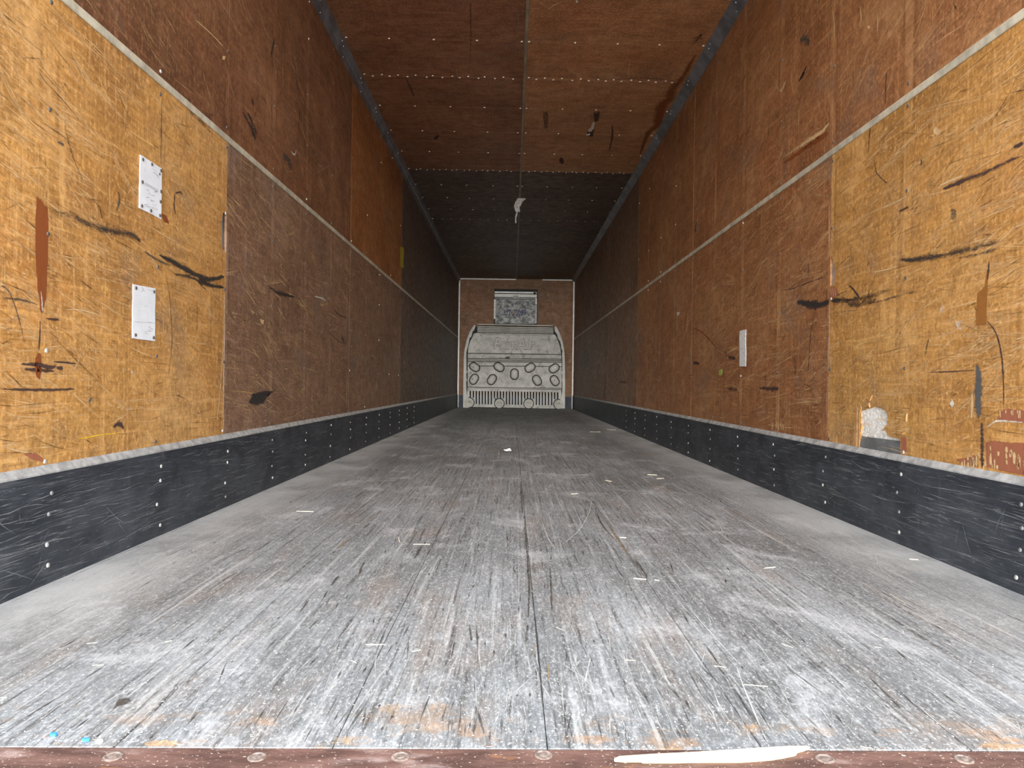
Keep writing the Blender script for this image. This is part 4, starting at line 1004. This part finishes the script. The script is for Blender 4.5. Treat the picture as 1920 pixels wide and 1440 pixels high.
# ------------------------------------------------------------------ placards on the left wall
def placard(corners, screwpx, label, lines, nm='placard'):
    P = [onL(*c) for c in corners]; c = sum(P, Vector()) / 4; loc = (XL, c.y, min(p.z for p in P))
    root = thing(nm, label, 'sign', loc)
    sh = rooted(MB().prism([p + Vector((.0005, 0, 0)) for p in [onL(*q) for q in jag(corners, .35, 5)]], (.0022, 0, 0)), loc).build('sheet', M['placard'], root)
    lm = MB()
    for a, b, w, f in lines: lm.ribbon([onL(*a), onL((a[0] + b[0]) / 2, (a[1] + b[1]) / 2), onL(*b)], [w] * 3, Vector((1, 0, 0)), [f, f, f], .0032)
    rooted(lm, loc).build('worn_print', M['ink'], root, 'stuff')
    me = screw_mesh('screw', .0058, M['screw_dark'], (1, 0, 0))
    for q in screwpx: link('screw', me, root).location = onL(*q) + Vector((.0027, 0, 0)) - Vector(loc)
ln = [((271, 343), (294, 356), .0022, 1.1), ((271, 346), (294, 359), .0022, 1.1), ((269, 322), (271, 312), .002, .7), ((285, 322), (296, 330), .006, .6), ((283, 316), (294, 322), .003, .6), ((291, 326), (297, 334), .007, .6)]
rnd = random.Random(8)
for k in range(16):
    x, y = rnd.uniform(268, 290), rnd.uniform(355, 385); ln.append(((x, y), (x + rnd.uniform(3, 9), y + rnd.uniform(-2, 6)), .0025, rnd.uniform(.5, .9)))
for k in range(9):
    x = 268 + k * 3; ln.append(((x, 383 + k * .9), (x + 1.5, 388 + k * .9), .004, .8))
placard([(262, 290), (302, 316), (301, 411), (260, 390)], [(266, 299), (283, 308), (300, 320), (265, 341), (300, 359), (299, 378), (264, 386), (281, 395), (298, 404)],
        'white worn placard with nine screws on the left wall, the upper of two', ln)
ln = []
for k in range(22):
    x, y = rnd.uniform(252, 278), rnd.uniform(540, 632); ln.append(((x, y), (x + rnd.uniform(3, 12), y + rnd.uniform(0, 4)), .0018, rnd.uniform(.35, .75)))
ln += [((250, 603), (289, 606), .0022, .7), ((264, 538), (269, 547), .003, .9), ((263, 548), (268, 540), .003, .7), ((277, 612), (285, 618), .004, .7), ((270, 622), (283, 621), .003, .7)]
placard([(248, 533), (290, 541), (289, 640), (247, 634)], [(253, 540), (287, 547), (252, 628), (286, 633)],
        'white scratched placard with four corner screws on the left wall, the lower of two', ln)

# ------------------------------------------------------------------ small things on walls and ceiling
P = [onR(*p) for p in ((1387, 620), (1399, 618), (1399, 687), (1387, 687))]; loc = (XR, P[0].y, min(p.z for p in P))
tp_ = rooted(MB().prism([onR(*p) + Vector((-.0005, 0, 0)) for p in jag([(1387, 620), (1399, 618), (1399, 687), (1387, 687)], .5, 5)], (-.0015, 0, 0)), loc).build('tape_strip', M['tape'])
tp_.location = loc; tag(tp_, 'upright strip of worn white tape flecked with black, on the right wall', 'tape')
P = onL(753, 470); loc = (XL, P.y, onL(753, 506).z)
st = MB().blot([onL(*p) for p in jag([(749, 460), (757, 462), (757, 478), (756, 505), (751, 504), (750, 480)], .7, 3)], Vector((1, 0, 0)), 1.2, .001)
st = rooted(st, loc).build('sticker', M['yellow']); st.location = loc; tag(st, 'torn yellow sticker on the upper left wall far inside', 'sticker')
loc = tuple(onR(1351, 698))
gs = rooted(MB().prism([onR(*p) + Vector((-.0004, 0, 0)) for p in ((1350, 693), (1354, 692), (1354, 700), (1352, 704), (1348, 703), (1348, 697))], (-.001, 0, 0)), loc).build('sticker', M['green'])
gs.location = loc; tag(gs, 'small lime green sticker scrap low on the right wall', 'sticker')
# shred of tape dangling from the batten
top = pixel_on_plane(975, 372, 2, ZC - .006); Yt = top.y
hang = [(978, 372), (972, 377), (969, 384), (971, 392), (969, 400), (967, 409), (967, 418)]
hp = [onB(a, b, Yt) for a, b in hang]; loc = tuple(hp[0])
mb = MB()
for dx, w, n in ((0, .016, 7), (.02, .02, 4), (-.025, .018, 4), (.045, .012, 3)):
    seq = [p + Vector((dx * (1 - i / 8), random.uniform(-.01, .01), -.01 * i * (dx != 0))) for i, p in enumerate(hp[:n])]
    for i in range(len(seq) - 1):
        a, b = seq[i], seq[i + 1]; ww = w * (1 - i / 10); t = random.uniform(-.01, .01)
        mb.prism([a + Vector((-ww, 0, 0)), a + Vector((ww, t, 0)), b + Vector((ww * .9, t, 0)), b + Vector((-ww * .9, 0, 0))], (0, .003, 0))
hs = rooted(mb, loc).build('tape_shred', M['cobweb']); hs.location = loc; tag(hs, 'grey shred of torn tape dangling from the ceiling batten', 'tape')

# ------------------------------------------------------------------ loose things on the floor and the sill
up = [(1150, 1429), (1160, 1424), (1220, 1420), (1300, 1416), (1380, 1411), (1440, 1407), (1475, 1405), (1519, 1405), (1507, 1410), (1495, 1413), (1493, 1418), (1470, 1423), (1445, 1427), (1390, 1431), (1330, 1431), (1260, 1432), (1205, 1432), (1200, 1430), (1170, 1430)]
P = [pixel_on_plane(a, b, 2, .0) for a, b in up]; loc = (sum(p.x for p in P) / len(P), sum(p.y for p in P) / len(P), -.0006)
spl = rooted(MB().prism([Vector((p.x, p.y, -.0004)) for p in P], (0, 0, .006)), loc).build('wood_splinter', M['splinter'])
spl.location = loc; bevel(spl, .0015); tag(spl, 'long pale pine splinter lying on the rusty rear sill', 'splinter')
def chip(name, px, r, mat, label, cat, h=.004):
    c = onF(*px); mb = MB(); n = 7; rr = [r * random.uniform(.7, 1.25) for _ in range(n)]
    mb.prism([(rr[i] * 1.2 * math.cos(6.283 * i / n), rr[i] * .8 * math.sin(6.283 * i / n), .0003) for i in range(n)], (0, 0, h))
    o = mb.build(name, mat); o.location = c; tag(o, label, cat); return o
chip('plastic_chip', (101, 1380), .0042, M['blue'], 'tiny blue plastic chip on the floor, farther left of the two by the sill', 'chip')
chip('plastic_chip', (160, 1390), .0042, M['blue'], 'tiny blue plastic chip on the floor, nearer the sill and a white crumb', 'chip')
chip('white_crumb', (186, 1393), .0038, M['fleck'], 'tiny white crumb beside the blue chip at the rear sill', 'crumb')
bm = bmesh.new(); bmesh.ops.create_icosphere(bm, subdivisions=2, radius=1)
for v in bm.verts: v.co = Vector((v.co.x * .034, v.co.y * .020, max(0, v.co.z * .012 + .004 + .006 * math.sin(v.co.x * 4)))) * random.uniform(.75, 1.15)
pm = bpy.data.meshes.new('paper_scrap'); bm.to_mesh(pm); bm.free(); pm.materials.append(M['fleck'])
po = link('paper_scrap', pm); po.location = onF(952, 845); po.rotation_euler.z = .3; tag(po, 'crumpled white paper scrap on the floor in the middle of the trailer', 'scrap')
straws = [((685, 1209), (722, 1209), .0022), ((771, 1222), (789, 1219), .0026), ((309, 1205), (322, 1202), .003), ((1171, 1238), (1192, 1239), .0018), ((1340, 1249), (1362, 1252), .002), ((1395, 1284), (1440, 1288), .002), ((1433, 1066), (1454, 1064), .004), ((1705, 1049), (1722, 1050), .004), ((556, 959), (588, 960), .004), ((775, 1021), (806, 1021), .003), ((1135, 901), (1147, 903), .007), ((1214, 890), (1232, 891), .005), ((1231, 898), (1245, 897), .005), ((1106, 810), (1126, 810), .008), ((1139, 806), (1155, 806), .008), ((1162, 1008), (1174, 1009), .005), ((1188, 1085), (1212, 1087), .004), ((1070, 927), (1083, 926), .006), ((1465, 1207), (1487, 1215), .002), ((1669, 1114), (1697, 1132), .003), ((1, 1309), (13, 1308), .0018), ((172, 1248), (195, 1247), .0016), ((162, 1207), (183, 1205), .0014), ((748, 1008), (750, 1017), .006), ((620, 1290), (631, 1285), .0012), ((1655, 1198), (1664, 1198), .002), ((1640, 1213), (1652, 1215), .002), ((658, 1239), (668, 1243), .0022), ((1227, 1088), (1236, 1089), .004), ((326, 1394), (339, 1397), .0018), ((1613, 1400), (1636, 1404), .002), ((1690, 1416), (1698, 1418), .002)]
ordn = 'first second third fourth fifth sixth seventh eighth ninth tenth eleventh twelfth thirteenth fourteenth fifteenth sixteenth seventeenth eighteenth nineteenth twentieth twenty-first twenty-second twenty-third twenty-fourth twenty-fifth twenty-sixth twenty-seventh twenty-eighth twenty-ninth thirtieth thirty-first thirty-second'.split()
items = []
for a, b, w in straws:
    z = 0 if onF(*a).y > rear(onF(*a).x) else -.0006
    p, q = pixel_on_plane(*a, 2, z), pixel_on_plane(*b, 2, z); items.append(((p + q) / 2, p, q, w, z))
items.sort(key=lambda t: t[0].y)
for k, (c, p, q, w, z) in enumerate(items):
    t = (q - p).normalized(); sd = Vector((-t.y, t.x, 0)) * w * .28; bow = sd * random.uniform(-1.2, 1.2); h = Vector((0, 0, min(w * .5, .002)))
    mb = MB(); c0 = c + Vector((0, 0, .0003)); seq = [p, p + (q - p) * .35 + bow, p + (q - p) * .7 + bow * .8, q]
    vs = []
    for i, s_ in enumerate(seq):
        k_ = .55 if i in (0, 3) else 1
        for d, hh in ((-1, 0), (1, 0), (.6, 1), (-.6, 1)): vs.append(s_ + sd * d * k_ + h * hh + Vector((0, 0, .0003)))
    fs = [(0, 3, 2, 1), (12, 13, 14, 15)]
    for i in range(3):
        for j in range(4): fs.append((i * 4 + j, i * 4 + (j + 1) % 4, (i + 1) * 4 + (j + 1) % 4, (i + 1) * 4 + j))
    o = rooted(mb.add(vs, fs), c).build('straw_bit', M['straw']); o.location = c
    tag(o, 'pale bit of straw on the %s, %s closest to the rear sill edge' % ('rusty sill' if z < 0 else 'grey floorboards', ordn[k]), 'straw', 'straw bits scattered over the floor')
